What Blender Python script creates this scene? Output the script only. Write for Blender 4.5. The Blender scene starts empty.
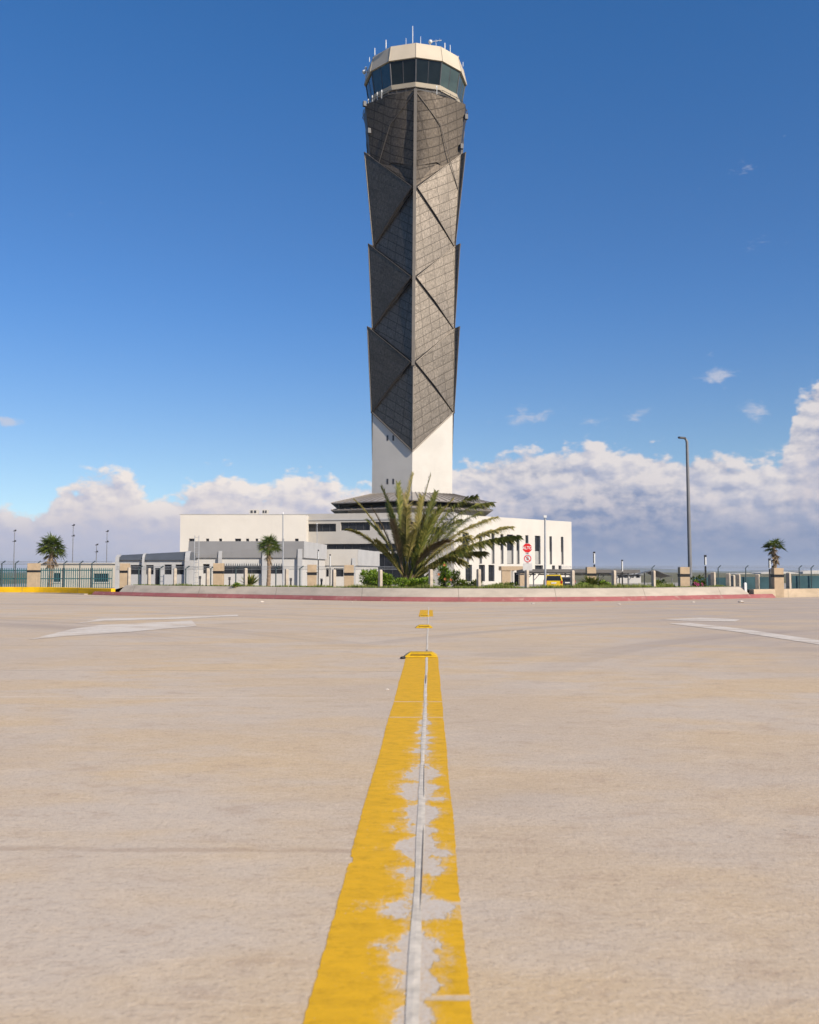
import bpy, bmesh, math, random
from mathutils import Vector, Matrix
R = math.radians
PI = math.pi
rnd = random.Random(7)
scene = bpy.context.scene
COL = scene.collection

# ------------------------------------------------------------------ camera
W, HH = 819, 1024
F = 940.0                      # focal length in pixels
CX, CY = W / 2, HH / 2
PITCH = math.atan(60 / F)
H = 0.90                       # camera height above the road
SITE = -0.90                   # level of the site behind the kerb
cp, sp = math.cos(PITCH), math.sin(PITCH)


def ray(px, py):
    a, b = (px - CX), (CY - py)
    return Vector((a, F * cp - b * sp, F * sp + b * cp))


def at(px, py, Y):
    d = ray(px, py)
    k = Y / d.y
    return Vector((d.x * k, Y, H + d.z * k))


def gnd(px, py, z=0.0):
    d = ray(px, py)
    k = (z - H) / d.z
    return Vector((d.x * k, d.y * k, z))


def zat(py, Y):
    return at(CX, py, Y).z


def xat(px, Y, py=575):
    return at(px, py, Y).x


cam_d = bpy.data.cameras.new('camera')
cam = bpy.data.objects.new('camera', cam_d)
COL.objects.link(cam)
cam.location = (0, 0, H)
cam.rotation_euler = (PI / 2 + PITCH, 0, 0)
cam_d.sensor_fit = 'HORIZONTAL'
cam_d.sensor_width = 24.0
cam_d.lens = 24.0 * F / W
cam_d.clip_start = 0.05
cam_d.clip_end = 60000
cam_d.dof.use_dof = True
cam_d.dof.focus_distance = 14.0
cam_d.dof.aperture_fstop = 4.5
scene.camera = cam


# ------------------------------------------------------------------ node helper
class NT:
    def __init__(self, tree):
        self.t = tree
        self.n = tree.nodes
        self.l = tree.links

    def new(self, typ, **kw):
        n = self.n.new(typ)
        for k, v in kw.items():
            setattr(n, k, v)
        return n

    def put(self, sock, v):
        if v is None:
            return
        if hasattr(v, 'is_output') or isinstance(v, bpy.types.NodeSocket):
            self.l.new(v, sock)
        else:
            if isinstance(v, (tuple, list)) and len(v) == 3 and sock.type == 'RGBA':
                v = (*v, 1)
            sock.default_value = v

    def m(self, op, a, b=None, c=None, clamp=False):
        n = self.new('ShaderNodeMath', operation=op)
        n.use_clamp = clamp
        self.put(n.inputs[0], a)
        self.put(n.inputs[1], b)
        self.put(n.inputs[2], c)
        return n.outputs[0]

    def vm(self, op, a, b=None, scale=None):
        n = self.new('ShaderNodeVectorMath', operation=op)
        self.put(n.inputs[0], a)
        self.put(n.inputs[1], b)
        if scale is not None:
            self.put(n.inputs['Scale'], scale)
        return n.outputs[0]

    def xyz(self, v):
        n = self.new('ShaderNodeSeparateXYZ')
        self.put(n.inputs[0], v)
        return n.outputs[0], n.outputs[1], n.outputs[2]

    def comb(self, x, y, z):
        n = self.new('ShaderNodeCombineXYZ')
        for i, v in enumerate((x, y, z)):
            self.put(n.inputs[i], v)
        return n.outputs[0]

    def mix(self, f, a, b, mode='MIX'):
        n = self.new('ShaderNodeMix', data_type='RGBA', blend_type=mode)
        self.put(n.inputs[0], f)
        self.put(n.inputs[6], a)
        self.put(n.inputs[7], b)
        return n.outputs[2]

    def noise(self, vec, scale, detail=3, rough=0.5, dist=0.0):
        n = self.new('ShaderNodeTexNoise')
        self.put(n.inputs['Vector'], vec)
        n.inputs['Scale'].default_value = scale
        n.inputs['Detail'].default_value = detail
        n.inputs['Roughness'].default_value = rough
        n.inputs['Distortion'].default_value = dist
        return n.outputs['Fac']

    def step(self, v, lo, hi):
        n = self.new('ShaderNodeMapRange', interpolation_type='SMOOTHSTEP')
        self.put(n.inputs[0], v)
        self.put(n.inputs[1], lo)
        self.put(n.inputs[2], hi)
        return n.outputs[0]

    def rng(self, v, a, b, c, d):
        n = self.new('ShaderNodeMapRange')
        for i, x in enumerate((v, a, b, c, d)):
            self.put(n.inputs[i], x)
        return n.outputs[0]

    def mapping(self, vec, scale=(1, 1, 1), loc=(0, 0, 0), rot=(0, 0, 0)):
        n = self.new('ShaderNodeMapping')
        self.put(n.inputs[0], vec)
        n.inputs['Scale'].default_value = scale
        n.inputs['Location'].default_value = loc
        n.inputs['Rotation'].default_value = rot
        return n.outputs[0]

    def bump(self, h, strength=0.3, dist=0.01, normal=None):
        n = self.new('ShaderNodeBump')
        n.inputs['Strength'].default_value = strength
        n.inputs['Distance'].default_value = dist
        self.put(n.inputs['Height'], h)
        self.put(n.inputs['Normal'], normal)
        return n.outputs[0]


def new_mat(name):
    m = bpy.data.materials.new(name)
    m.use_nodes = True
    t = NT(m.node_tree)
    b = m.node_tree.nodes['Principled BSDF']
    b.inputs['Specular IOR Level'].default_value = 0.3
    return m, t, b


MATS = {}


def mat(name, col, rough=0.7, metal=0.0, var=0.12, scale=1.5, spec=0.3, streak=0.0, bump=0.0):
    """plain surface with grime-like mottling in world metres"""
    if name in MATS:
        return MATS[name]
    m, t, b = new_mat(name)
    geo = t.new('ShaderNodeNewGeometry')
    P = geo.outputs['Position']
    n1 = t.noise(P, scale, 4, 0.6)
    dark = tuple(c * (1 - var) for c in col)
    lite = tuple(min(c * (1 + var), 0.95) for c in col)
    c = t.mix(t.step(n1, 0.3, 0.7), dark, lite)
    if streak:
        st = t.noise(t.mapping(P, (3.0, 3.0, 0.12)), 1.0, 4, 0.65)
        c = t.mix(t.m('MULTIPLY', t.step(st, 0.5, 0.8), streak), c, tuple(x * 0.55 for x in col))
    t.put(b.inputs['Base Color'], c)
    b.inputs['Roughness'].default_value = rough
    b.inputs['Metallic'].default_value = metal
    b.inputs['Specular IOR Level'].default_value = spec
    if bump:
        t.put(b.inputs['Normal'], t.bump(t.noise(P, 30, 3), bump, 0.01))
    MATS[name] = m
    return m


def concrete_color(t, P):
    """worn, broomed road concrete: colour and bump height from world position"""
    big = t.noise(P, 0.25, 2, 0.55)
    mid = t.noise(t.mapping(P, (0.6, 1.1, 1), rot=(0, 0, 0.25)), 1.0, 4, 0.62)
    streak = t.noise(t.mapping(P, (3.4, 5.2, 1), rot=(0, 0, 0.3)), 1.0, 4, 0.68)
    broom = t.noise(t.mapping(P, (17.0, 30.0, 1), rot=(0, 0, 0.15)), 1.0, 3, 0.65)
    grain = t.noise(P, 62, 4, 0.75)
    c = t.mix(t.step(mid, 0.38, 0.62), (0.590, 0.452, 0.285), (0.56, 0.475, 0.375))
    c = t.mix(t.m('MULTIPLY', t.step(big, 0.42, 0.62), 0.7), c, (0.515, 0.425, 0.325))
    c = t.mix(t.m('MULTIPLY', t.step(streak, 0.52, 0.72), 0.5), c, (0.66, 0.54, 0.395))
    c = t.mix(t.m('MULTIPLY', t.step(streak, 0.47, 0.28), 0.5), c, (0.415, 0.305, 0.215))
    c = t.mix(t.m('MULTIPLY', t.step(broom, 0.52, 0.72), 0.30), c, (0.68, 0.565, 0.43))
    c = t.mix(t.m('MULTIPLY', t.step(broom, 0.47, 0.28), 0.42), c, (0.36, 0.265, 0.19))
    c = t.mix(t.m('MULTIPLY', t.step(grain, 0.52, 0.68), 0.38), c, (0.72, 0.61, 0.47))
    c = t.mix(t.m('MULTIPLY', t.step(grain, 0.47, 0.33), 0.42), c, (0.27, 0.195, 0.145))
    # rubber left by turning traffic: faint arcs round a centre off to the side
    x, y, z = t.xyz(P)
    for (ox, oy, sc, lo) in ((15.0, 3.0, 1.3, 0.50), ):
        dx = t.m('SUBTRACT', t.m('ABSOLUTE', t.m('ADD', x, 0.6)), ox)
        dy = t.m('SUBTRACT', y, oy)
        r = t.m('SQRT', t.m('ADD', t.m('MULTIPLY', dx, dx), t.m('MULTIPLY', dy, dy)))
        arc = t.noise(t.comb(t.m('MULTIPLY', r, sc), t.m('MULTIPLY', x, 0.06), 0), 1.0, 3, 0.6)
        msk = t.m('MULTIPLY', t.step(arc, lo, 0.72), t.step(y, 6.0, 14.0))
        c = t.mix(t.m('MULTIPLY', msk, 0.62), c, (0.36, 0.30, 0.255))
    # the turning lane on the right is greyer with wear
    zone = t.m('MULTIPLY', t.step(t.m('SUBTRACT', x, t.m('MULTIPLY', y, 0.12)), 0.0, 3.5), t.step(y, 7.0, 13.0))
    c = t.mix(t.m('MULTIPLY', t.m('MULTIPLY', zone, t.step(mid, 0.25, 0.6)), 0.5), c, (0.40, 0.335, 0.29))
    # thin transverse joints / scratches
    wob = t.m('MULTIPLY', t.m('SUBTRACT', mid, 0.5), 0.14)
    yy = t.m('ADD', t.m('ADD', y, wob), t.m('MULTIPLY', x, 0.03))
    brk = t.m('MULTIPLY', t.step(streak, 0.40, 0.55), t.m('MULTIPLY_ADD', t.step(x, 0.6, -0.2), 0.8, 0.2))
    for (yj, wd, col, s) in ((3.10, 0.035, (0.34, 0.24, 0.165), 0.42), (6.78, 0.018, (0.66, 0.57, 0.47), 0.8),
                             (8.6, 0.025, (0.29, 0.23, 0.19), 0.55), (11.5, 0.04, (0.30, 0.24, 0.20), 0.5)):
        d = t.m('ABSOLUTE', t.m('SUBTRACT', yy, yj))
        c = t.mix(t.m('MULTIPLY', t.m('MULTIPLY', t.step(d, wd, wd * 0.3), s), t.m('MULTIPLY_ADD', brk, 0.85, 0.15)), c, col)
    # little dark pits
    v = t.new('ShaderNodeTexVoronoi')
    t.put(v.inputs['Vector'], P)
    v.inputs['Scale'].default_value = 5.0
    pit = t.m('MULTIPLY', t.step(v.outputs['Distance'], 0.05, 0.025), t.step(mid, 0.48, 0.62))
    c = t.mix(t.m('MULTIPLY', pit, 0.75), c, (0.12, 0.09, 0.07))
    v2 = t.new('ShaderNodeTexVoronoi')
    t.put(v2.inputs['Vector'], t.vm('ADD', P, t.vm('SCALE', t.comb(mid, streak, 0), None, 0.5)))
    v2.inputs['Scale'].default_value = 0.55
    blot = t.m('MULTIPLY', t.step(v2.outputs['Distance'], 0.26, 0.10), t.step(big, 0.44, 0.56))
    c = t.mix(t.m('MULTIPLY', blot, 0.30), c, (0.36, 0.285, 0.215))
    h = t.m('ADD', t.m('MULTIPLY', grain, 0.7), t.m('MULTIPLY', broom, 0.7))
    c = t.mix(1.0, c, (0.985, 0.955, 0.93), 'MULTIPLY')
    return c, h


def road_mat():
    m, t, b = new_mat('road_concrete')
    P = t.new('ShaderNodeNewGeometry').outputs['Position']
    c, h = concrete_color(t, P)
    t.put(b.inputs['Base Color'], c)
    b.inputs['Roughness'].default_value = 0.85
    t.put(b.inputs['Normal'], t.bump(h, 0.6, 0.006))
    return m


def paint_mat(name, col, pale, wear_fn):
    """road paint worn down to the concrete; wear_fn(t, P, local) gives the worn mask"""
    m, t, b = new_mat(name)
    P = t.new('ShaderNodeNewGeometry').outputs['Position']
    O = t.new('ShaderNodeTexCoord').outputs['Object']
    c, h = concrete_color(t, P)
    n = t.noise(t.mapping(O, (5, 9.0, 1)), 1.6, 5, 0.7)
    pc = t.mix(t.step(n, 0.3, 0.7), tuple(x * 0.92 for x in col), tuple(min(1, x * 1.05) for x in col))
    dirt = t.noise(t.mapping(O, (9, 14, 1)), 1.5, 5, 0.75)
    pc = t.mix(t.m('MULTIPLY', t.step(dirt, 0.46, 0.72), 0.62), pc, tuple(x * 0.62 for x in col))
    wear, pf = wear_fn(t, P, O)
    cc = t.mix(pf, c, pale)
    t.put(b.inputs['Base Color'], t.mix(wear, pc, cc))
    b.inputs['Roughness'].default_value = 0.7
    hh = t.m('MULTIPLY_ADD', t.m('SUBTRACT', 1.0, wear), 0.5, t.m('MULTIPLY', h, 0.7))
    t.put(b.inputs['Normal'], t.bump(hh, 0.5, 0.005))
    return m


def foliage(name, cols, rough=0.55, trans=0.25):
    m, t, b = new_mat(name)
    geo = t.new('ShaderNodeNewGeometry')
    r = geo.outputs['Random Per Island']
    ramp = t.new('ShaderNodeValToRGB')
    e = ramp.color_ramp.elements
    while len(e) < len(cols):
        e.new(0.5)
    for i, c in enumerate(cols):
        e[i].position = i / (len(cols) - 1)
        e[i].color = (*c, 1)
    t.put(ramp.inputs[0], r)
    t.put(b.inputs['Base Color'], ramp.outputs[0])
    b.inputs['Roughness'].default_value = rough
    tr = t.new('ShaderNodeBsdfTranslucent')
    t.put(tr.inputs[0], t.mix(0.5, ramp.outputs[0], (0.14, 0.17, 0.03)))
    mx = t.new('ShaderNodeMixShader')
    mx.inputs[0].default_value = trans
    t.put(mx.inputs[1], b.outputs[0])
    t.put(mx.inputs[2], tr.outputs[0])
    out = [n for n in t.n if n.type == 'OUTPUT_MATERIAL'][0]
    t.l.new(mx.outputs[0], out.inputs[0])
    return m


def glass_mat(name, col, rough=0.06, spec=0.9):
    m, t, b = new_mat(name)
    P = t.new('ShaderNodeNewGeometry').outputs['Position']
    n = t.noise(t.mapping(P, (0.5, 0.5, 0.9)), 1.0, 2)
    t.put(b.inputs['Base Color'], t.mix(n, tuple(c * 0.6 for c in col), tuple(c * 1.5 for c in col)))
    b.inputs['Roughness'].default_value = rough
    b.inputs['Specular IOR Level'].default_value = spec
    return m


# ------------------------------------------------------------------ mesh builder
class MB:
    def __init__(self):
        self.v = []
        self.f = []
        self.uv = []            # per face: list of uv or None

    def face(self, pts, uv=None):
        i = len(self.v)
        self.v += [Vector(p) for p in pts]
        self.f.append(tuple(range(i, i + len(pts))))
        self.uv.append(uv)

    def box(self, c, s, rz=0.0, bevel=0.0):
        M = Matrix.Rotation(rz, 3, 'Z')
        c = Vector(c)
        hx, hy, hz = s[0] / 2, s[1] / 2, s[2] / 2
        p = [c + M @ Vector((x * hx, y * hy, z * hz)) for z in (-1, 1) for x, y in ((-1, -1), (1, -1), (1, 1), (-1, 1))]
        self.hexa(p)

    def hexa(self, p):
        i = len(self.v)
        self.v += [Vector(q) for q in p]
        for f in ((3, 2, 1, 0), (4, 5, 6, 7), (0, 1, 5, 4), (1, 2, 6, 5), (2, 3, 7, 6), (3, 0, 4, 7)):
            self.f.append(tuple(i + k for k in f))
            self.uv.append(None)

    def tube(self, pts, rads, n=8, cap=True):
        pts = [Vector(p) for p in pts]
        if not isinstance(rads, (list, tuple)):
            rads = [rads] * len(pts)
        i0 = len(self.v)
        prev = None
        for k, p in enumerate(pts):
            d = (pts[min(k + 1, len(pts) - 1)] - pts[max(k - 1, 0)]).normalized()
            if prev is None:
                a = Vector((1, 0, 0)) if abs(d.x) < 0.9 else Vector((0, 1, 0))
                u = d.cross(a).normalized()
            else:
                u = (prev - d * prev.dot(d)).normalized()
            prev = u
            w = d.cross(u)
            for j in range(n):
                a = 2 * PI * j / n
                self.v.append(p + (u * math.cos(a) + w * math.sin(a)) * rads[k])
        for k in range(len(pts) - 1):
            for j in range(n):
                a = i0 + k * n + j
                b = i0 + k * n + (j + 1) % n
                self.f.append((a, b, b + n, a + n))
                self.uv.append(None)
        if cap:
            self.f.append(tuple(i0 + j for j in range(n))[::-1])
            self.uv.append(None)
            self.f.append(tuple(i0 + (len(pts) - 1) * n + j for j in range(n)))
            self.uv.append(None)

    def rings(self, rings, close_bottom=False, close_top=False):
        n = len(rings[0])
        i0 = len(self.v)
        for r in rings:
            self.v += [Vector(p) for p in r]
        for k in range(len(rings) - 1):
            for j in range(n):
                a = i0 + k * n + j
                b = i0 + k * n + (j + 1) % n
                self.f.append((a, b, b + n, a + n))
                self.uv.append(None)
        if close_bottom:
            self.f.append(tuple(i0 + j for j in range(n))[::-1])
            self.uv.append(None)
        if close_top:
            self.f.append(tuple(i0 + (len(rings) - 1) * n + j for j in range(n)))
            self.uv.append(None)

    def slab(self, pts, nrm, th, uv=None):
        """polygon pts (facing nrm) given thickness th behind"""
        nrm = Vector(nrm).normalized()
        f = [Vector(p) for p in pts]
        g = [p - nrm * th for p in f]
        self.face(f, uv)
        self.face(g[::-1], uv[::-1] if uv else None)
        for k in range(len(f)):
            j = (k + 1) % len(f)
            self.face([f[k], g[k], g[j], f[j]])

    def build(self, name, material, parent=None, smooth=False, weld=False, bevel=0.0):
        me = bpy.data.meshes.new(name)
        off = Vector((0, 0, 0))
        inv = None
        if parent is not None:
            inv = parent['_w'] if '_w' in parent else None
            off = Vector(inv) if inv is not None else off
        me.from_pydata([tuple(p - off) for p in self.v], [], self.f)
        if any(self.uv):
            L = me.uv_layers.new(name='UVMap')
            li = 0
            for f, u in zip(self.f, self.uv):
                for k in range(len(f)):
                    L.data[li].uv = u[k] if u else (0.37, 0.41)
                    li += 1
        if weld or bevel or smooth:
            bm = bmesh.new()
            bm.from_mesh(me)
            if weld or bevel:
                bmesh.ops.remove_doubles(bm, verts=bm.verts, dist=1e-4)
            if bevel:
                bmesh.ops.bevel(bm, geom=[e for e in bm.edges if len(e.link_faces) == 2 and e.calc_face_angle(0) > 0.6],
                                offset=bevel, segments=2, affect='EDGES', profile=0.6)
            bm.to_mesh(me)
            bm.free()
        if smooth:
            for p in me.polygons:
                p.use_smooth = True
        me.materials.append(material)
        me.update()
        o = bpy.data.objects.new(name, me)
        COL.objects.link(o)
        if parent is not None:
            o.parent = parent
            o['_w'] = tuple(off)
        return o


def tag(o, label=None, cat=None, group=None, kind=None):
    if label: o['label'] = label
    if cat: o['category'] = cat
    if group: o['group'] = group
    if kind: o['kind'] = kind
    return o


def thing(name, loc, label, cat, group=None):
    o = bpy.data.objects.new(name, None)
    o.empty_display_size = 0.3
    COL.objects.link(o)
    o.location = loc
    o['_w'] = tuple(loc)
    return tag(o, label, cat, group)


def copy_tree(o, parent=None):
    c = o.copy()
    COL.objects.link(c)
    if parent is not None:
        c.parent = parent
    for ch in [x for x in o.children]:
        copy_tree(ch, c)
    return c


def struct(mb, name, m, **kw):
    return tag(mb.build(name, m, **kw), kind='structure')


# ------------------------------------------------------------------ materials
M_road = road_mat()
M_white = mat('white_render', (0.54, 0.51, 0.455), 0.8, var=0.05, scale=0.25, streak=0.10)
M_white_main = M_white
M_hall = mat('white_hall_render', (0.63, 0.585, 0.51), 0.8, var=0.05, scale=0.2, streak=0.12)
M_offwhite = mat('offwhite_render', (0.49, 0.47, 0.435), 0.8, var=0.05, scale=0.3, streak=0.12)
M_midgrey = mat('pale_stone_render', (0.43, 0.405, 0.365), 0.8, var=0.05, scale=0.3, streak=0.1)
M_grey = mat('grey_cladding', (0.215, 0.21, 0.205), 0.55, var=0.05, scale=0.5, streak=0.1)
M_slate = mat('slate_cladding', (0.075, 0.085, 0.10), 0.35, var=0.1, scale=0.5, spec=0.5)
M_ltgrey = mat('light_grey_wall', (0.40, 0.395, 0.385), 0.75, var=0.06, scale=0.5, streak=0.12)
M_roof = mat('roof_membrane', (0.35, 0.34, 0.32), 0.9)
M_glass = glass_mat('window_glass', (0.018, 0.02, 0.024), 0.12, 0.35)
M_cab_glass = glass_mat('cab_glass', (0.010, 0.014, 0.014), 0.05, 0.22)
M_cab_green = glass_mat('cab_glass_green', (0.055, 0.075, 0.06), 0.06, 0.5)
M_cab_blue = glass_mat('cab_glass_blue', (0.012, 0.045, 0.06), 0.04, 0.7)
M_frame = mat('dark_frame', (0.06, 0.06, 0.065), 0.5)
M_beige = mat('beige_stone', (0.46, 0.345, 0.225), 0.85, var=0.08, scale=6, bump=0.2)
M_conc = mat('post_concrete', (0.42, 0.36, 0.285), 0.9, var=0.14, scale=7, bump=0.3)
M_black = mat('black_metal', (0.02, 0.02, 0.022), 0.5)
M_galv = mat('galvanised_steel', (0.38, 0.385, 0.39), 0.45, metal=0.5, var=0.08)
M_greypost = mat('grey_painted_pole', (0.18, 0.18, 0.185), 0.45, var=0.06)
M_teal = mat('teal_fence_paint', (0.030, 0.115, 0.125), 0.5, var=0.1)
M_trunk = mat('palm_trunk', (0.25, 0.175, 0.115), 0.95, var=0.3, scale=14, bump=0.6)
M_yellow_stud = mat('yellow_plastic', (0.60, 0.36, 0.01), 0.45, var=0.12, scale=18)
M_tyre = mat('tyre_rubber', (0.02, 0.02, 0.02), 0.9)
M_red_lens = mat('red_lens', (0.35, 0.01, 0.01), 0.2)
M_white_paint = mat('white_metal', (0.66, 0.66, 0.64), 0.45, var=0.03)
M_cream = mat('cab_cream_panel', (0.53, 0.455, 0.345), 0.6, var=0.04, scale=0.4, streak=0.08)
M_canopy = mat('canopy_grey', (0.14, 0.13, 0.12), 0.6, var=0.1)

F_palm = foliage('palm_leaf', [(0.028, 0.052, 0.011), (0.075, 0.115, 0.018), (0.16, 0.185, 0.038)])
F_olive = foliage('olive_frond', [(0.09, 0.10, 0.025), (0.27, 0.24, 0.065), (0.48, 0.37, 0.14)])
F_frond = foliage('green_frond', [(0.05, 0.08, 0.018), (0.16, 0.18, 0.035), (0.36, 0.31, 0.08)])
F_dry = foliage('dry_frond', [(0.13, 0.085, 0.045), (0.24, 0.165, 0.095), (0.34, 0.25, 0.155)])
F_bush = foliage('bush_leaf', [(0.07, 0.14, 0.012), (0.18, 0.29, 0.025), (0.36, 0.44, 0.06)])
F_grass = foliage('grass_blade', [(0.07, 0.12, 0.016), (0.17, 0.22, 0.035), (0.30, 0.28, 0.08)])
F_orange = foliage('orange_petal', [(0.45, 0.12, 0.04), (0.55, 0.19, 0.07)])
F_purple = foliage('pink_petal', [(0.28, 0.03, 0.13), (0.40, 0.06, 0.16)])


def ground_mat():
    m, t, b = new_mat('dry_grass_ground')
    P = t.new('ShaderNodeNewGeometry').outputs['Position']
    n = t.noise(P, 0.35, 5, 0.65)
    n2 = t.noise(P, 5, 4, 0.65)
    c = t.mix(t.step(n, 0.35, 0.65), (0.10, 0.105, 0.045), (0.21, 0.18, 0.115))
    c = t.mix(t.step(n2, 0.5, 0.75), c, (0.075, 0.09, 0.035))
    t.put(b.inputs['Base Color'], c)
    b.inputs['Roughness'].default_value = 0.95
    t.put(b.inputs['Normal'], t.bump(n2, 0.6, 0.05))
    return m


M_ground = ground_mat()


def kerb_mat(name, col, under, worn=0.5):
    m, t, b = new_mat(name)
    P = t.new('ShaderNodeNewGeometry').outputs['Position']
    n = t.noise(P, 5, 5, 0.7)
    n2 = t.noise(t.mapping(P, (1, 1, 3)), 1.2, 4, 0.6)
    c = t.mix(t.step(n2, 0.3, 0.7), tuple(x * 0.85 for x in col), tuple(x * 1.1 for x in col))
    c = t.mix(t.m('MULTIPLY', t.step(n, 0.54, 0.7), worn), c, under)
    # joints between the cast lengths
    x, y, z = t.xyz(P)
    fr = t.m('ABSOLUTE', t.m('SUBTRACT', t.m('FRACT', t.m('MULTIPLY', x, 1 / 3.0)), 0.5))
    c = t.mix(t.m('MULTIPLY', t.step(fr, 0.004, 0.002), 0.7), c, (0.15, 0.12, 0.10))
    t.put(b.inputs['Base Color'], c)
    b.inputs['Roughness'].default_value = 0.85
    t.put(b.inputs['Normal'], t.bump(n, 0.35, 0.006))
    return m


M_kerb_red = kerb_mat('red_kerb_paint', (0.31, 0.105, 0.10), (0.44, 0.30, 0.25), 0.6)
M_kerb_pale = kerb_mat('pale_kerb_concrete', (0.43, 0.37, 0.295), (0.45, 0.375, 0.29), 0.4)
M_kerb_yellow = kerb_mat('yellow_kerb_paint', (0.78, 0.46, 0.008), (0.60, 0.41, 0.10), 0.3)
M_kerb_beige = kerb_mat('beige_kerb_stone', (0.46, 0.36, 0.25), (0.36, 0.28, 0.19), 0.5)

# ------------------------------------------------------------------ the kerb line (road edge), left to right
KP = [(-2300, 583.0), (-800, 590.0), (-330, 592.2), (-150, 592.8), (0, 593.2), (50, 593.6), (107, 595.3), (180, 597.2), (250, 598.5), (330, 600.3),
      (410, 601.5), (500, 601.8), (600, 601.2), (660, 600.3), (720, 599.0), (765, 598.0), (819, 597.0), (950, 595.0), (1250, 591.0), (2400, 583.0)]
kp = [gnd(*p) for p in KP]


def catmull(P, n=8):
    out = []
    for i in range(len(P) - 1):
        p0, p1, p2, p3 = P[max(i - 1, 0)], P[i], P[i + 1], P[min(i + 2, len(P) - 1)]
        for k in range(n):
            t = k / n
            out.append(0.5 * ((2 * p1) + (p2 - p0) * t + (2 * p0 - 5 * p1 + 4 * p2 - p3) * t * t + (3 * p1 - p0 - 3 * p2 + p3) * t ** 3))
    out.append(P[-1])
    return out


kc = catmull(kp, 8)
kn = []
for i, p in enumerate(kc):
    d = (kc[min(i + 1, len(kc) - 1)] - kc[max(i - 1, 0)]).normalized()
    kn.append(Vector((-d.y, d.x, 0)))


def kerb_x(px):
    """index along kc whose picture column (seen from the camera) is nearest px"""
    best = min(range(len(kc)), key=lambda i: abs(CX + F * kc[i].x / (kc[i].y * cp) - px))
    return best


def kerb_pt(px, off, z):
    d = ray(px, 580)
    tgt = d.x / d.y
    best = None
    for i in range(len(kc) - 1):
        a = kc[i] + kn[i] * off
        b = kc[i + 1] + kn[i + 1] * off
        fa, fb = a.x - tgt * a.y, b.x - tgt * b.y
        if fa <= 0 <= fb:
            k = fa / (fa - fb) if fa != fb else 0
            p = a.lerp(b, k)
            dd = kn[i]
            return Vector((p.x, p.y, z)), math.atan2(dd.y, dd.x) - PI / 2
    raise ValueError(px)


def sweep(i0, i1, prof, close=True):
    mb = MB()
    P = []
    for i in range(i0, i1 + 1):
        P.append([kc[i] + kn[i] * o + Vector((0, 0, z)) for o, z in prof])
    for a, b in zip(P[:-1], P[1:]):
        for k in range(len(prof) - 1):
            mb.face([a[k], b[k], b[k + 1], a[k + 1]])
    if close:
        mb.face(P[0][::-1])
        mb.face(P[-1])
    return mb


iL, iR, iR2 = kerb_x(107), kerb_x(752), kerb_x(775)
N_ = len(kc) - 1
HS = H / 0.8
# road
mb = MB()
for i in range(N_):
    a, b = kc[i], kc[i + 1]
    ax, bx = a + kn[i] * 0.05, b + kn[i + 1] * 0.05
    mb.face([(a.x, -25, 0), (b.x, -25, 0), (bx.x, bx.y, 0), (ax.x, ax.y, 0)])
road = struct(mb, 'road', M_road)

# kerbs
struct(sweep(iL - 2, iR2, [(0, -0.1), (0.0, 0.02), (0.125, 0.112 * HS), (0.14, 0.118 * HS), (0.16, 0.119 * HS), (0.16, -0.1)]), 'red_kerb', M_kerb_red)
struct(sweep(iL + 1, iR, [(0.163, 0.05), (0.17, 0.125 * HS), (0.42, 0.33 * HS), (0.46, 0.345 * HS), (0.66, 0.35 * HS), (0.68, 0.1), (0.68, -0.1)]),
       'pale_kerb', M_kerb_pale)
struct(sweep(0, iL, [(0.165, -0.1), (0.175, 0.245), (0.20, 0.26), (0.36, 0.262), (0.36, -0.1)]), 'yellow_kerb', M_kerb_yellow)
struct(sweep(iR + 1, N_, [(0.20, -0.1), (0.21, 0.29), (0.23, 0.30), (0.42, 0.30), (0.42, -0.1)]), 'beige_kerb', M_kerb_beige)
# concrete gutter edge seen beyond both ends of the red kerb
struct(sweep(0, iL - 3, [(0, -0.1), (0.0, 0.03), (0.163, 0.035), (0.163, -0.1)]), 'gutter', M_kerb_pale)
# lawn falling away behind the kerb
mb = MB()
for i in range(N_):
    q = []
    for j in (i, i + 1):
        zt = 0.23 if j <= iL else (0.345 * HS if j <= iR else 0.28)
        o0 = 0.36 if j <= iL else (0.68 if j <= iR else 0.42)
        q.append([kc[j] + kn[j] * o + Vector((0, 0, z)) for o, z in ((o0, zt), (2.0, zt - 0.06), (4.5, -0.25), (10.0, SITE + 0.02), (12.0, SITE - 0.3))])
    for k in range(4):
        mb.face([q[0][k], q[1][k], q[1][k + 1], q[0][k + 1]])
lawn = struct(mb, 'lawn_bank', M_ground)
mb = MB()
mb.face([(-12000, -6000, SITE), (12000, -6000, SITE), (12000, 14000, SITE), (-12000, 14000, SITE)])
struct(mb, 'ground', M_ground)

# paved apron of the site, around the buildings
M_apron = mat('site_paving', (0.33, 0.30, 0.26), 0.9, var=0.1, scale=0.4)
mb = MB()
mb.face([(-60, 58, SITE + .004), (60, 58, SITE + .004), (60, 160, SITE + .004), (-60, 160, SITE + .004)])
struct(mb, 'site_pavement', M_apron)

# ------------------------------------------------------------------ road markings
# direction of the lane line: its vanishing point is at column 430
vp = Vector(((430 - CX) / F, 1, 0)).normalized()
lat = Vector((vp.y, -vp.x, 0))


def line_xy(px, py):
    g = gnd(px, py)
    return g.dot(lat), g.dot(vp)


xl = line_xy(303, 1024)[0]
xr = line_xy(472, 1024)[0]
xj = line_xy(413, 1024)[0]
rz_line = math.atan2(lat.y, lat.x)


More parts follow.
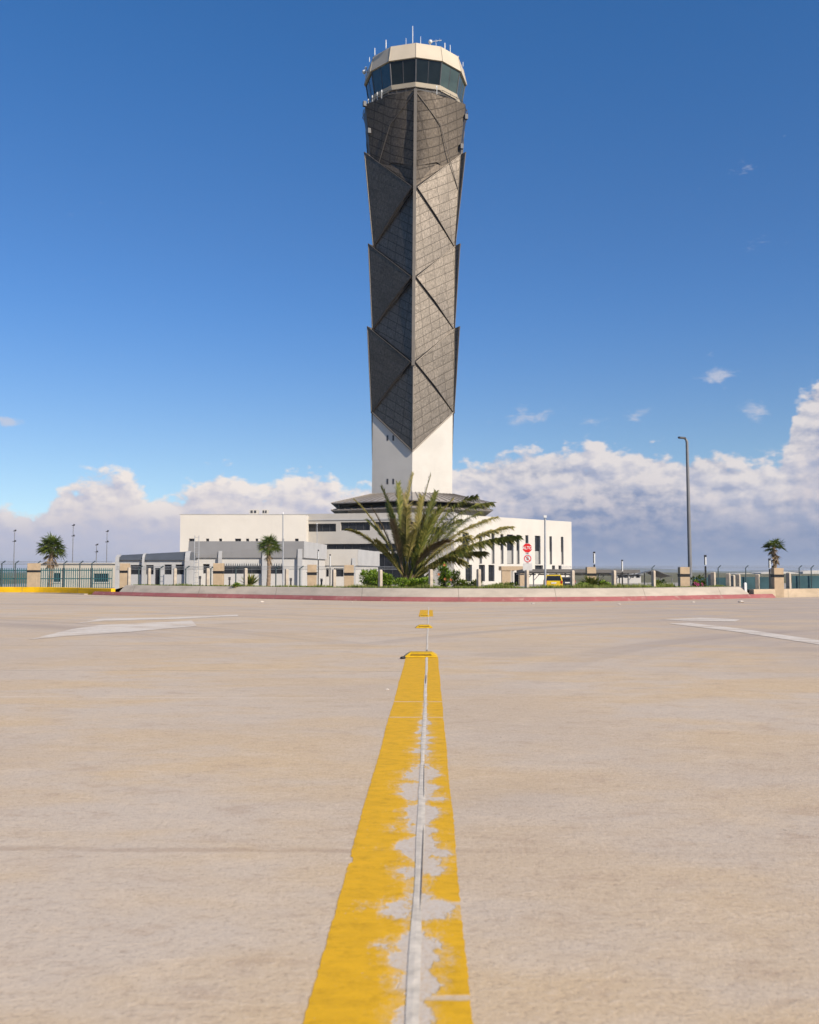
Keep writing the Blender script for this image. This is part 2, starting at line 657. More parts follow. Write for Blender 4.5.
def flat_obj(name, polys, z, m, th=None):
    me = bpy.data.meshes.new(name)
    vs, fs = [], []
    for pl in polys:
        i = len(vs)
        vs += [(p[0], p[1], 0) for p in pl]
        fs.append(tuple(range(i, i + len(pl))))
    me.from_pydata(vs, [], fs)
    me.materials.append(m)
    o = bpy.data.objects.new(name, me)
    COL.objects.link(o)
    o.location = (0, 0, z)
    o.rotation_euler = (0, 0, rz_line)
    return o


def wear_line(t, P, O):
    x, y, z = t.xyz(O)
    d = t.m('ABSOLUTE', t.m('SUBTRACT', x, xj))
    big = t.noise(t.comb(t.m('MULTIPLY', x, 1.2), t.m('MULTIPLY', y, 3.4), 3.0), 1.0, 3, 0.6)
    comb_ = t.noise(t.comb(t.m('MULTIPLY', x, 12.0), t.m('MULTIPLY', y, 5.5), 1.0), 1.0, 5, 0.62, 0.5)
    fine = t.noise(t.comb(t.m('MULTIPLY', x, 70.0), t.m('MULTIPLY', y, 42.0), 1.0), 1.0, 3, 0.7)
    # wear reaches further out in the middle stretch than at either end of the line
    reach = t.m('MULTIPLY', t.step(y, 1.55, 2.5), t.step(y, 7.2, 3.2))
    w = t.m('MULTIPLY', t.m('MULTIPLY_ADD', t.step(big, 0.36, 0.64), 0.088, -0.014), t.m('MULTIPLY_ADD', reach, 0.95, 0.05))
    w = t.m('ADD', w, t.m('MULTIPLY_ADD', reach, 0.016, 0.006))
    edge = t.m('ADD', t.m('MULTIPLY', t.m('SUBTRACT', comb_, 0.5), 0.26), t.m('MULTIPLY', t.m('SUBTRACT', fine, 0.5), 0.07))
    s = t.m('SUBTRACT', t.m('ADD', w, t.m('MULTIPLY', edge, t.m('MULTIPLY_ADD', reach, 0.85, 0.12))), d)
    wear = t.step(s, -0.009, 0.010)
    # yellow left standing in the worn strip
    isl = t.m('MULTIPLY', t.step(comb_, 0.46, 0.36), t.step(fine, 0.56, 0.46))
    wear = t.m('MULTIPLY', wear, t.m('SUBTRACT', 1.0, t.m('MULTIPLY', isl, 0.9)))
    # chipped outer edges and scattered flakes
    ch = t.m('MULTIPLY', t.step(fine, 0.66, 0.72), t.step(comb_, 0.5, 0.62))
    wear = t.m('MAXIMUM', wear, t.m('MULTIPLY', ch, 0.7))
    # thin, rubbed paint further out and small chips
    rub = t.m('MULTIPLY', t.step(t.m('ADD', s, t.m('MULTIPLY', fine, 0.10)), 0.0, 0.06), 0.45)
    chip = t.m('MULTIPLY', t.step(fine, 0.64, 0.70), t.step(comb_, 0.50, 0.60))
    wear = t.m('MAXIMUM', wear, t.m('MAXIMUM', t.m('MULTIPLY', rub, reach), t.m('MULTIPLY', chip, 0.6)))
    # scraped cross scratches
    for yj, x0 in ((2.05, -0.05), (2.62, -0.05), (6.6, -1), (5.9, -1)):
        dd = t.m('ABSOLUTE', t.m('SUBTRACT', t.m('ADD', y, t.m('MULTIPLY', t.m('SUBTRACT', comb_, 0.5), 0.03)), yj))
        s2 = t.m('MULTIPLY', t.step(dd, 0.018, 0.008), t.step(x, x0, x0 + 0.02))
        wear = t.m('MAXIMUM', wear, t.m('MULTIPLY', s2, 0.75))
    pf = t.m('MULTIPLY_ADD', t.step(fine, 0.35, 0.62), 0.55, 0.25)
    return wear, pf


M_line = paint_mat('worn_yellow_paint', (0.72, 0.395, 0.010), (0.60, 0.53, 0.45), wear_line)
y_end = line_xy(420, 657)[1]
# the long line: slightly ragged edges
left, right = [], []
yy = -3.0
while yy < y_end:
    left.append((xl + rnd.uniform(-0.002, 0.002) + .002 * math.sin(yy * 3) + (0.012 if 2.98 < yy < 3.03 else 0), yy))
    right.append((xr + rnd.uniform(-0.002, 0.002) + .002 * math.sin(yy * 4.1), yy))
    yy += 0.02 if yy < 5 else 0.1
left.append((xl, y_end)); right.append((xr, y_end))
polys = []
for k in range(len(left) - 1):
    polys.append([left[k], right[k], right[k + 1], left[k + 1]])
o = flat_obj('lane_line', polys, 0.001, M_line)
tag(o, kind='structure')


def dash_at(py0, py1, name='lane_dash'):
    a = line_xy(424, py0)[1]
    b = line_xy(424, py1)[1]
    o = flat_obj(name, [[(xl + .02, a), (xr - .02, a), (xr - .02, b), (xl + .02, b)]], 0.001, M_line)
    return tag(o, kind='structure')


dash_at(616.5, 610)

# joint with its pale sealant
M_seal = mat('pale_joint_sealant', (0.60, 0.53, 0.43), 0.8, var=0.15, scale=20, bump=0.3)
M_crack = mat('open_joint', (0.13, 0.10, 0.08), 0.95, var=0.2)
mb = MB()
yy = -3.0
pts = []
ye = line_xy(424, 607)[1]
while yy < ye:
    w = 0.0135 * (1 + 0.2 * math.sin(yy * 5.1) * math.sin(yy * 1.7)) * (1 if yy < 4.0 else 0.8)
    c = xj + 0.002 * math.sin(yy * 2.3)
    pts.append((c - w, c + w, yy))
    yy += 0.08 if yy < 8 else 0.25
for a, b in zip(pts[:-1], pts[1:]):
    q = lambda x, y, z: vp * y + lat * x + Vector((0, 0, z))
    ma, mbb = (a[0] + a[1]) / 2, (b[0] + b[1]) / 2
    mb.face([q(a[0], a[2], .0025), q(ma, a[2], .0032), q(mbb, b[2], .0032), q(b[0], b[2], .0025)])
    mb.face([q(ma, a[2], .0032), q(a[1], a[2], .0025), q(b[1], b[2], .0025), q(mbb, b[2], .0032)])
struct(mb, 'joint_seal', M_seal)
mb = MB()
for (y0, y1, w, off) in ((2.55, 3.4, .0016, .009), (3.8, 4.5, .0014, .008), (7.6, 8.3, .004, .0), (10.2, 11.0, .008, 0)):
    n = 14
    for k in range(n):
        ya, yb = y0 + (y1 - y0) * k / n, y0 + (y1 - y0) * (k + 1) / n
        wa = w * math.sin(PI * (k + .02) / n) ** .5
        wb = w * math.sin(PI * min(k + 1, n - .02) / n) ** .5
        cx_ = lambda y: xj + 0.002 * math.sin(y * 2.3) + off
        mb.face([q(cx_(ya) - wa, ya, .0045), q(cx_(ya) + wa, ya, .0045), q(cx_(yb) + wb, yb, .0045), q(cx_(yb) - wb, yb, .0045)])
struct(mb, 'joint_crack', M_crack)


def wear_white(t, P, O):
    n = t.noise(t.mapping(P, (1.2, 2.6, 1)), 1.0, 5, 0.7)
    f = t.noise(P, 30, 3, 0.7)
    wear = t.m('MULTIPLY_ADD', t.step(n, 0.44, 0.62), 0.6, t.m('MULTIPLY', t.step(f, 0.45, 0.7), 0.35))
    return t.m('ADD', wear, 0.06, clamp=True), 0.15


M_arrow = paint_mat('worn_white_paint', (0.74, 0.66, 0.55), (0.56, 0.48, 0.38), wear_white)


def marking(name, polys):
    vs, fs = [], []
    for pl in polys:
        i = len(vs)
        vs += [tuple(gnd(*p, 0.004)) for p in pl]
        fs.append(tuple(range(i, i + len(pl))))
    me = bpy.data.meshes.new(name)
    me.from_pydata(vs, [], fs)
    me.materials.append(M_arrow)
    o = bpy.data.objects.new(name, me)
    COL.objects.link(o)
    return tag(o, kind='structure')


marking('turn_arrow', [[(29, 639.5), (66, 636), (122, 632.5), (197, 626), (192, 620.5), (172, 621.8), (100, 625), (72, 629)],
                       [(74, 623.5), (92, 620.6), (100, 618.6), (175, 617), (238, 614.6), (238, 616), (175, 618.9), (104, 620.8)]])
marking('turn_arrow', [[(660, 619.5), (700, 617.5), (740, 619.5), (735, 621.5), (700, 621.2)],
                       [(668, 623.5), (690, 622.8), (740, 628.5), (819, 640), (950, 658), (950, 664), (819, 644.5), (735, 631.5)]])


# ------------------------------------------------------------------ road studs
def make_stud(py, wpx0, wpx1, label):
    y0 = line_xy(421, py)[1]
    base = vp * y0
    x0 = line_xy(wpx0, py)[0]
    x1 = line_xy(wpx1, py)[0]
    cxm, w = (x0 + x1) / 2, x1 - x0
    root = thing('road_stud', tuple(base + lat * cxm), label, 'road stud', 'yellow road studs along the centre line')
    h, d = 0.042 * HS, 0.30
    mb = MB()
    def ring(ins, z):
        return [base + lat * (cxm + sx * (w / 2 - ins)) + vp * (d / 2 + sy * (d / 2 - ins * 1.3)) + Vector((0, 0, z)) for sx, sy in ((-1, -1), (1, -1), (1, 1), (-1, 1))]
    mb.rings([ring(0, 0.004), ring(0.004, 0.012), ring(0.045, h * 0.85), ring(0.06, h)], close_top=True)
    mb.build('stud_body', M_yellow_stud, root, bevel=0.004)
    mb = MB()
    a0 = base + lat * cxm + Vector((0, 0, 0.016))
    s = 0.0405 / (h * .85 - .012)
    def fp(u, z):
        k = (z - 0.012) / (h * .85 - .012)
        return base + lat * (cxm + u) + vp * (0.0052 + k * 0.0533 - 0.004) + Vector((0, 0, z + .001))
    mb.face([fp(-w * .33, .017), fp(w * .33, .017), fp(w * .30, h * .72), fp(-w * .30, h * .72)])
    mb.build('reflector', M_stud_refl, root)
    return root


M_stud_refl = mat('amber_reflector', (0.30, 0.17, 0.012), 0.3, var=0.25, scale=60)
s0 = make_stud(657.5, 404.5, 437.5, 'nearest yellow road stud, at the far end of the long worn yellow line')
s1 = make_stud(628.2, 415.5, 432.5, 'small yellow road stud alone on bare concrete, between the other two')
s2 = make_stud(616.8, 419.5, 429.5, 'farthest yellow road stud, at the near end of the short yellow dash')
# loose pebbles near the kerb
M_peb = mat('pale_stone_chip', (0.55, 0.49, 0.42), 0.9)
pebbles = [('largest white stone chip lying before the red kerb, right of the lamp post', 741, 602.5, .10),
           ('white stone chip on the road beside the red kerb below the stop sign', 533, 604, .06),
           ('white stone chip on the road below the yucca', 619, 604.5, .05),
           ('white stone chip on the road below the tall grey lamp post', 693, 602.5, .06),
           ('small white stone chip on the road below the left of the big palm', 352, 602.5, .045),
           ('flat grey white chip on the concrete left of the yellow line', 387, 690, .018),
           ('white stone chip on the road left of the centre dash', 262, 602, .06)]
for lb, px, py, r in pebbles:
    c = gnd(px, py)
    bm = bmesh.new()
    r *= .6
    bmesh.ops.create_icosphere(bm, subdivisions=2, radius=r)
    for v in bm.verts:
        v.co = v.co * (1 + rnd.uniform(-.25, .25))
        v.co.z = v.co.z * .55
        v.co.x *= 1.4
    me = bpy.data.meshes.new('stone_chip')
    bm.to_mesh(me); bm.free()
    me.materials.append(M_peb)
    o = bpy.data.objects.new('stone_chip', me)
    COL.objects.link(o)
    o.location = (c.x, c.y, r * .35)
    tag(o, lb, 'stone', 'stone chips on the road')
# small black pebble left of the nearest stud
c = gnd(403, 659)
bm = bmesh.new(); bmesh.ops.create_icosphere(bm, subdivisions=2, radius=.02)
for v in bm.verts:
    v.co = Vector((v.co.x * 1.5, v.co.y, v.co.z * .7)) * (1 + rnd.uniform(-.2, .2))
me = bpy.data.meshes.new('rubber_scrap'); bm.to_mesh(me); bm.free(); me.materials.append(M_black)
o = bpy.data.objects.new('rubber_scrap', me); COL.objects.link(o); o.location = (c.x, c.y, .012)
tag(o, 'black rubber scrap beside the left end of the nearest yellow stud', 'scrap')


# ------------------------------------------------------------------ building helper
def px_wall(P0, U, px, py):
    """where the line of sight through a pixel meets the vertical wall plane through P0 along U -> (u, z)"""
    N = Vector((U.y, -U.x, 0))
    d = ray(px, py)
    C = Vector((0, 0, H))
    k = (Vector((P0.x, P0.y, 0)) - Vector((C.x, C.y, 0))).dot(N) / d.dot(N)
    p = C + d * k
    return (p - P0).dot(U), p.z


def wall_face(mb, P0, U, L, z0, z1, ops=(), depth=0.3):
    """wall with real openings (u0,u1,za,zb) and reveals"""
    N = Vector((U.y, -U.x, 0))
    us = sorted({0.0, L, *[x for o in ops for x in o[:2]]})
    zs = sorted({z0, z1, *[x for o in ops for x in o[2:4]]})
    P = lambda u, z, d=0.0: Vector((P0.x, P0.y, 0)) + U * u + Vector((0, 0, z)) - N * d
    for a, b in zip(us[:-1], us[1:]):
        for c, e in zip(zs[:-1], zs[1:]):
            um, zm = (a + b) / 2, (c + e) / 2
            if any(o[0] < um < o[1] and o[2] < zm < o[3] for o in ops):
                continue
            mb.face([P(a, c), P(b, c), P(b, e), P(a, e)])
    for (a, b, c, e) in ops:
        mb.face([P(a, c), P(a, c, depth), P(a, e, depth), P(a, e)][::-1])
        mb.face([P(b, c), P(b, c, depth), P(b, e, depth), P(b, e)])
        mb.face([P(a, c), P(b, c), P(b, c, depth), P(a, c, depth)][::-1])
        mb.face([P(a, e), P(b, e), P(b, e, depth), P(a, e, depth)])
    return P


def window(root, P0, U, op, depth=0.3, cols=1, rows=1, glass=None, spandrel=None, name='window'):
    """frame with mullions as a part, its pane a sub-part"""
    N = Vector((U.y, -U.x, 0))
    a, b, c, e = op
    P = lambda u, z, d: Vector((P0.x, P0.y, 0)) + U * u + Vector((0, 0, z)) - N * d
    rz = math.atan2(U.y, U.x)
    mb = MB()
    t = 0.06
    def bar(u0, u1, z0, z1):
        c_ = P((u0 + u1) / 2, (z0 + z1) / 2, depth - 0.05)
        mb.box(c_, (u1 - u0, 0.08, z1 - z0), rz)
    bar(a + .002, a + t, c + .002, e - .002); bar(b - t, b - .002, c + .002, e - .002)
    bar(a + t, b - t, c + .002, c + t); bar(a + t, b - t, e - t, e - .002)
    for k in range(1, cols):
        u = a + (b - a) * k / cols
        bar(u - .03, u + .03, c + t, e - t)
    for k in range(1, rows):
        z = c + (e - c) * k / rows
        bar(a + t, b - t, z - .025, z + .025)
    f = mb.build(name, M_frame, root)
    mb = MB()
    zs = c
    if spandrel:
        zs = c + (e - c) * spandrel
    mb.face([P(a, zs, depth - .03), P(b, zs, depth - .03), P(b, e, depth - .03), P(a, e, depth - .03)])
    mb.build('pane', glass or M_glass, f)
    if spandrel:
        mb = MB()
        mb.face([P(a, c, depth - .035), P(b, c, depth - .035), P(b, zs, depth - .035), P(a, zs, depth - .035)])
        mb.build('spandrel_panel', M_span, f)
    return f


M_span = mat('grey_spandrel', (0.33, 0.32, 0.30), 0.5, var=0.05)


def coping(mb, A, B, z, w=0.45, h=0.12):
    d = (B - A)
    L = d.length
    c = (A + B) / 2
    mb.box((c.x, c.y, z + h / 2), (L + w * .8, w, h), math.atan2(d.y, d.x))


# ------------------------------------------------------------------ big white hall (left)
YW = 128.0
A = at(180, 540, YW); B = at(306, 540, YW)
zt = zat(514.6, YW)
root = thing('white_hall', (A.x, YW, SITE), 'tall plain white hall with two small roof boxes, left of the tower', 'building')
U = Vector((1, 0, 0))
ops = []
for (a, b) in ((189, 195), (206, 209), (219, 222), (235, 241), (246, 249), (255.5, 258), (282, 284), (295, 298.5)):
    u0, z1 = px_wall(A, U, a, 538.6)
    u1, z0 = px_wall(A, U, b, 543.5)
    ops.append((u0, u1, z0, z1))
L = B.x - A.x
mb = MB()
wall_face(mb, A, U, L, SITE, zt, ops)
mb.face([(A.x, YW, SITE), (A.x, YW, zt), (A.x, YW + 16, zt), (A.x, YW + 16, SITE)])
mb.face([(B.x, YW, SITE), (B.x, YW + 16, SITE), (B.x, YW + 16, zt), (B.x, YW, zt)])
mb.face([(B.x, YW + 16, SITE), (A.x, YW + 16, SITE), (A.x, YW + 16, zt), (B.x, YW + 16, zt)])
mb.build('wall', M_hall, root)
mb = MB()
mb.box(((A.x + B.x) / 2, YW + 8, zt - .2), (L - .04, 15.9, .3))
mb.build('roof', M_roof, root)
mb = MB()
coping(mb, Vector((A.x, YW + .15, 0)), Vector((B.x, YW + .15, 0)), zt + .003, .4, .08)
mb.build('coping', M_offwhite, root)
for o_ in ops:
    window(root, A, U, o_, cols=2)
for (a, b) in ((249.5, 257.5), (262, 267.5)):
    p0, p1 = at(a, 510, YW + 1.5), at(b, 510, YW + 1.5)
    z1 = zat(509.6, YW + 1.5)
    mb = MB()
    mb.box(((p0.x + p1.x) / 2, YW + 2.2, (zt + z1) / 2), (p1.x - p0.x, 1.4, z1 - zt))
    rb = mb.build('roof_box', M_white, root)
    w = p1.x - p0.x
    for k in range(2):
        mb = MB()
        mb.box((p0.x + w * (.28 + .44 * k), YW + 1.48, (zt + z1) / 2 + .1), (w * .26, .06, (z1 - zt) * .45))
        mb.build('vent', M_frame, rb)

# ------------------------------------------------------------------ middle office block (beige, faces the road) and white wing
YA, YB = 131.0, 127.0
A = at(306.5, 540, YA); B = at(454, 540, YB)
A.z = B.z = 0
U = (B - A); U.z = 0
L = U.length
U.normalize()
N = Vector((U.y, -U.x, 0))
zt = px_wall(A, U, 380, 513.0)[1]
root = thing('office_block', (A.x, A.y, SITE), 'beige grey office block with two long dark window bands behind the big palm', 'building')
ops1 = []
for (a, b, c, e) in ((307, 336, 531.8, 523.6), (340.5, 370, 530.5, 522), (374, 397, 530, 521.5), (402, 424, 530, 521.5), (428.5, 442, 534.5, 527)):
    u0, z0 = px_wall(A, U, a, c)
    u1, z1 = px_wall(A, U, b, e)
    ops1.append((max(u0, .15), u1, z0, z1))
u0, z0 = px_wall(A, U, 312, 551.5); u1, z1 = px_wall(A, U, 424, 543.4)
opb = (u0, u1, z0, z1)
u2, zz0 = px_wall(A, U, 352, 592); u3, zz1 = px_wall(A, U, 424, 553.5)
opg = (u2, u3, SITE + .15, zz1)
mb = MB()
Pf = wall_face(mb, A, U, L, SITE, zt, ops1 + [opb, opg], 0.5)
Dp = 13.0
A2, B2 = A - N * Dp, B - N * Dp
v = lambda p, z: Vector((p.x, p.y, z))
mb.face([v(A, SITE), v(A, zt), v(A2, zt), v(A2, SITE)])
mb.face([v(B, SITE), v(B2, SITE), v(B2, zt), v(B, zt)])
mb.face([v(B2, SITE), v(A2, SITE), v(A2, zt), v(B2, zt)])
mb.build('wall', M_midgrey, root)
mb = MB()
mb.hexa([v(A - N * .1, zt - .35), v(B - N * .1, zt - .35), v(B2, zt - .35), v(A2, zt - .35), v(A - N * .1, zt - .1), v(B - N * .1, zt - .1), v(B2, zt - .1), v(A2, zt - .1)])
mb.build('roof', M_roof, root)
mb = MB()   # projecting string course below the parapet
zc = px_wall(A, U, 350, 519.5)[1]
mb.hexa([v(A + N * .12, zc - .08), v(B + N * .12, zc - .08), v(B - N * .02, zc - .08), v(A - N * .02, zc - .08), v(A + N * .12, zc + .08), v(B + N * .12, zc + .08), v(B - N * .02, zc + .08), v(A - N * .02, zc + .08)])
mb.build('string_course', M_ltgrey, root)
for i, o_ in enumerate(ops1):
    window(root, A, U, o_, 0.5, cols=4 if i < 4 else 1)
window(root, A, U, opb, 0.5, cols=14)
window(root, A, U, opg, 0.5, cols=9, rows=2, name='glazed_front')

# white wing receding to the right
A = Vector((B.x, B.y, 0))
Bw = at(571.5, 540, 146.0); Bw.z = 0
U = (Bw - A); L = U.length; U.normalize()
A = A + U * 0.03
N = Vector((U.y, -U.x, 0))
zt = px_wall(A, U, 500, 517.2)[1]
root = thing('white_wing', (A.x, A.y, SITE), 'bright white building with tall narrow windows behind the stop sign', 'building')
ops, meta = [], []
top = [(462.5, 469), (479, 482), (491.5, 494.5), (500.5, 503.5), (507, 513.5), (516.5, 519.5), (525.5, 528.5), (535, 540.5), (549.5, 552), (561, 563.5)]
zu1 = px_wall(A, U, 510, 534.5)[1]; zu0 = px_wall(A, U, 510, 564.0)[1]
for k, (a, b) in enumerate(top):
    ops.append((px_wall(A, U, a, 550)[0], px_wall(A, U, b, 550)[0], zu0, zu1)); meta.append(.46)
zl1 = px_wall(A, U, 480, 562.5)[1] - .1; zl0 = SITE + .5
low = [(465.5, 472), (479, 485), (488.5, 494.5)]
for a, b in low:
    ops.append((px_wall(A, U, a, 575)[0], px_wall(A, U, b, 575)[0], zl0, min(zl1, zu0 - .15))); meta.append(None)
for a, b in ((535, 543), (552, 555), (558.5, 561.5)):
    ops.append((px_wall(A, U, a, 566)[0], px_wall(A, U, b, 566)[0], zu0 - 1.0, zu0 - .15)); meta.append(None)
mb = MB()
wall_face(mb, A, U, L, SITE, zt, ops, 0.35)
A2, B2 = A - N * 12, Bw - N * 12
mb.face([v(A, SITE), v(A, zt), v(A2, zt), v(A2, SITE)])
mb.face([v(Bw, SITE), v(B2, SITE), v(B2, zt), v(Bw, zt)])
mb.face([v(B2, SITE), v(A2, SITE), v(A2, zt), v(B2, zt)])
mb.build('wall', M_white, root)
mb = MB()
mb.hexa([v(A - N * .1, zt - .35), v(Bw - N * .1, zt - .35), v(B2, zt - .35), v(A2, zt - .35), v(A - N * .1, zt - .1), v(Bw - N * .1, zt - .1), v(B2, zt - .1), v(A2, zt - .1)])
mb.build('roof', M_roof, root)
for o_, s_ in zip(ops, meta):
    window(root, A, U, o_, 0.35, rows=1 if s_ else 2, spandrel=s_)

# entrance porch in front of the wing
Yp = 122.0
p0, p1 = at(501.5, 575, Yp), at(527, 575, Yp)
zt_p = zat(566.2, Yp)
root = thing('entrance_porch', (p0.x, Yp, SITE), 'beige flat roofed entrance porch under the tall windows of the white building', 'porch')
mb = MB()
zb = zat(570.5, Yp)
mb.box(((p0.x + p1.x) / 2, Yp + 2, (zt_p + zb) / 2), (p1.x - p0.x, 4, zt_p - zb))
mb.build('roof_slab', M_beige, root)
for a, b in ((502, 511), (512.5, 514.5), (520, 526.5)):
    q0, q1 = xat(a, Yp), xat(b, Yp)
    mb = MB()
    mb.box(((q0 + q1) / 2, Yp + .6, (zb + SITE) / 2 - .002), (q1 - q0, 1.0, zb - SITE - .004))
    mb.build('pillar', M_beige if a != 512.5 else M_white, root)
mb = MB()
mb.box(((xat(515, Yp) + xat(519.6, Yp)) / 2, Yp + .9, (zb + SITE) / 2 - .1), (xat(519.6, Yp) - xat(515, Yp), .1, zb - SITE - .3))
mb.build('door', M_glass, root)

# ------------------------------------------------------------------ grey-topped service block (left centre)
def block(label, pxa, pxb, Yf, pxc, y_top, y_mid, wins, ribs, fascia_m, wall_m, side_fascia, side_wall, fins=False, depth=None, slant=0.35):
    A, B = at(pxa, 560, Yf), at(pxb, 560, Yf)
    Dd = depth
    zt, zm = zat(y_top, Yf), zat(y_mid, Yf)
    Cx = xat(pxc, Yf + Dd, 560)
    root = thing('service_block', (A.x, Yf, SITE), label, 'building')
    U = Vector((1, 0, 0))
    ops = []
    for (a, b, c, e) in wins:
        u0, z1 = px_wall(A, U, a, c)
        u1, z0 = px_wall(A, U, b, e)
        ops.append((u0, u1, max(z0, SITE + .05), z1))
    mb = MB()
    L = B.x - A.x
    wall_face(mb, A, U, L, SITE, zm, ops, .25)
    mb.face([(A.x, Yf, SITE), (A.x, Yf, zm), (A.x, Yf + Dd, zm), (A.x, Yf + Dd, SITE)])
    mb.face([(B.x, Yf + 0, SITE), (Cx, Yf + Dd, SITE), (Cx, Yf + Dd, zm), (B.x, Yf, zm)])
    mb.face([(Cx, Yf + Dd, SITE), (A.x, Yf + Dd, SITE), (A.x, Yf + Dd, zm), (Cx, Yf + Dd, zm)])
    mb.build('wall', wall_m, root)
    # fascia overhanging the wall
    o_ = .18
    lo = [Vector((A.x - o_, Yf - o_, zm)), Vector((B.x + o_, Yf - o_, zm)), Vector((Cx + o_, Yf + Dd + o_, zm)), Vector((A.x - o_, Yf + Dd + o_, zm))]
    hi = [Vector((A.x - o_, Yf - o_ + slant, zt)), Vector((B.x + o_, Yf - o_ + slant * .3, zt)), Vector((Cx + o_, Yf + Dd + o_, zt)), Vector((A.x - o_, Yf + Dd + o_, zt))]
    mb = MB()
    mb.hexa(lo + hi)
    mb.build('fascia', fascia_m, root)
    if side_fascia:
        n_ = Vector((Yf, -(Cx - B.x), 0)).normalized()
        mb = MB()
        d_ = Vector((.012, 0, 0))
        mb.face([lo[1] + d_, lo[2] + d_, hi[2] + d_, hi[1] + d_])
        mb.build('side_fascia', side_fascia, root)
    for k, o2 in enumerate(ops):
        w = o2[1] - o2[0]
        window(root, A, U, o2, .25, cols=max(1, int(w / .9)), name='door' if o2[2] < SITE + .2 and o2[3] - o2[2] > 1.6 else 'window')
    for (a, b, ytp) in ribs:
        q0, q1 = xat(a, Yf - .3), xat(b, Yf - .3)
        mb = MB()
        zr = zat(ytp, Yf)
        d0 = .35
        mb.hexa([Vector((q0, Yf - d0, SITE)), Vector((q1, Yf - d0, SITE)), Vector((q1, Yf - .002, SITE)), Vector((q0, Yf - .002, SITE)),
                 Vector((q0, Yf - d0, zm)), Vector((q1, Yf - d0, zm)), Vector((q1, Yf - .002, zm)), Vector((q0, Yf - .002, zm))])
        mb.hexa([Vector((q0, Yf - d0, zm)), Vector((q1, Yf - d0, zm)), Vector((q1, Yf - .2, zm)), Vector((q0, Yf - .2, zm)),
                 Vector((q0, Yf - d0 + .12, zr)), Vector((q1, Yf - d0 + .12, zr)), Vector((q1, Yf - .1 + .1, zr)), Vector((q0, Yf - .1 + .1, zr))])
        mb.build('rib', M_ltgrey, root)
    if fins:
        for (a, b, c, e) in wins[1:3]:
            mb = MB()
            n = int((b - a) / 1.1)
            z0_ = zat(c, Yf)
            for k in range(n):
                xa_, xb_ = xat(a + (b - a) * k / n, Yf - .25), xat(a + (b - a) * (k + 1) / n, Yf - .25)
                ya, yb = Yf - (.05 if k % 2 else .22), Yf - (.22 if k % 2 else .05)
                mb.face([(xa_, ya, z0_ - .22), (xb_, yb, z0_ - .22), (xb_, yb, z0_), (xa_, ya, z0_)])
            mb.build('sunshade', M_ltgrey, root, weld=True)
    return root


block('long low white service building with a grey top band behind the middle fan palm', 190, 302, 92.0, 325, 541.2, 557.8,
      [(203, 209.5, 564, 573.5), (222.5, 261, 563.5, 573.8), (270, 283, 563.5, 573.8)],
      [(218, 221.5, 551), (262, 266.5, 551), (297.5, 302, 549)], M_grey, M_offwhite, M_ltgrey, M_white, True, 12.0)
block('smaller white service building with a grey top band, left of the big palm', 324.5, 356.2, 104.6, 378, 549.3, 565.5,
      [(326, 328.8, 568.5, 576.6), (334, 343.5, 568.5, 576.6)], [(352, 355.5, 558)], M_midgrey, M_offwhite, M_ltgrey, M_white, False, 13.0, .2)

# ------------------------------------------------------------------ guard house with curved ends (far left)
Yg = 88.0
A, B = at(117.5, 570, Yg), at(187.5, 570, Yg)
zt, zm = zat(553, Yg), zat(560, Yg)
root = thing('guard_house', (A.x, Yg, SITE), 'low guard house with dark slate top band and pale rounded end frames', 'building')
U = Vector((1, 0, 0))
ops = []
for (a, b, c, e) in ((130.5, 141, 565, 574.5), (146, 153.5, 565, 574.5), (155, 159.5, 568, 589), (164.5, 171.5, 564.5, 574.5), (175.5, 183.5, 564.5, 574.5)):
    u0, z1 = px_wall(A, U, a, c)
    u1, z0 = px_wall(A, U, b, e)
    ops.append((u0, u1, max(z0, SITE + .05), z1))
mb = MB()
L = B.x - A.x
wall_face(mb, A, U, L, SITE, zm, ops, .2)
mb.face([(A.x, Yg, SITE), (A.x, Yg, zm), (A.x, Yg + 8, zm), (A.x, Yg + 8, SITE)])
mb.face([(B.x, Yg, SITE), (B.x, Yg + 8, SITE), (B.x, Yg + 8, zm), (B.x, Yg, zm)])
mb.face([(B.x, Yg + 8, SITE), (A.x, Yg + 8, SITE), (A.x, Yg + 8, zm), (B.x, Yg + 8, zm)])
mb.build('wall', M_ltgrey, root)
for k, o2 in enumerate(ops):
    window(root, A, U, o2, .2, cols=1, name='door' if k == 2 else 'window')
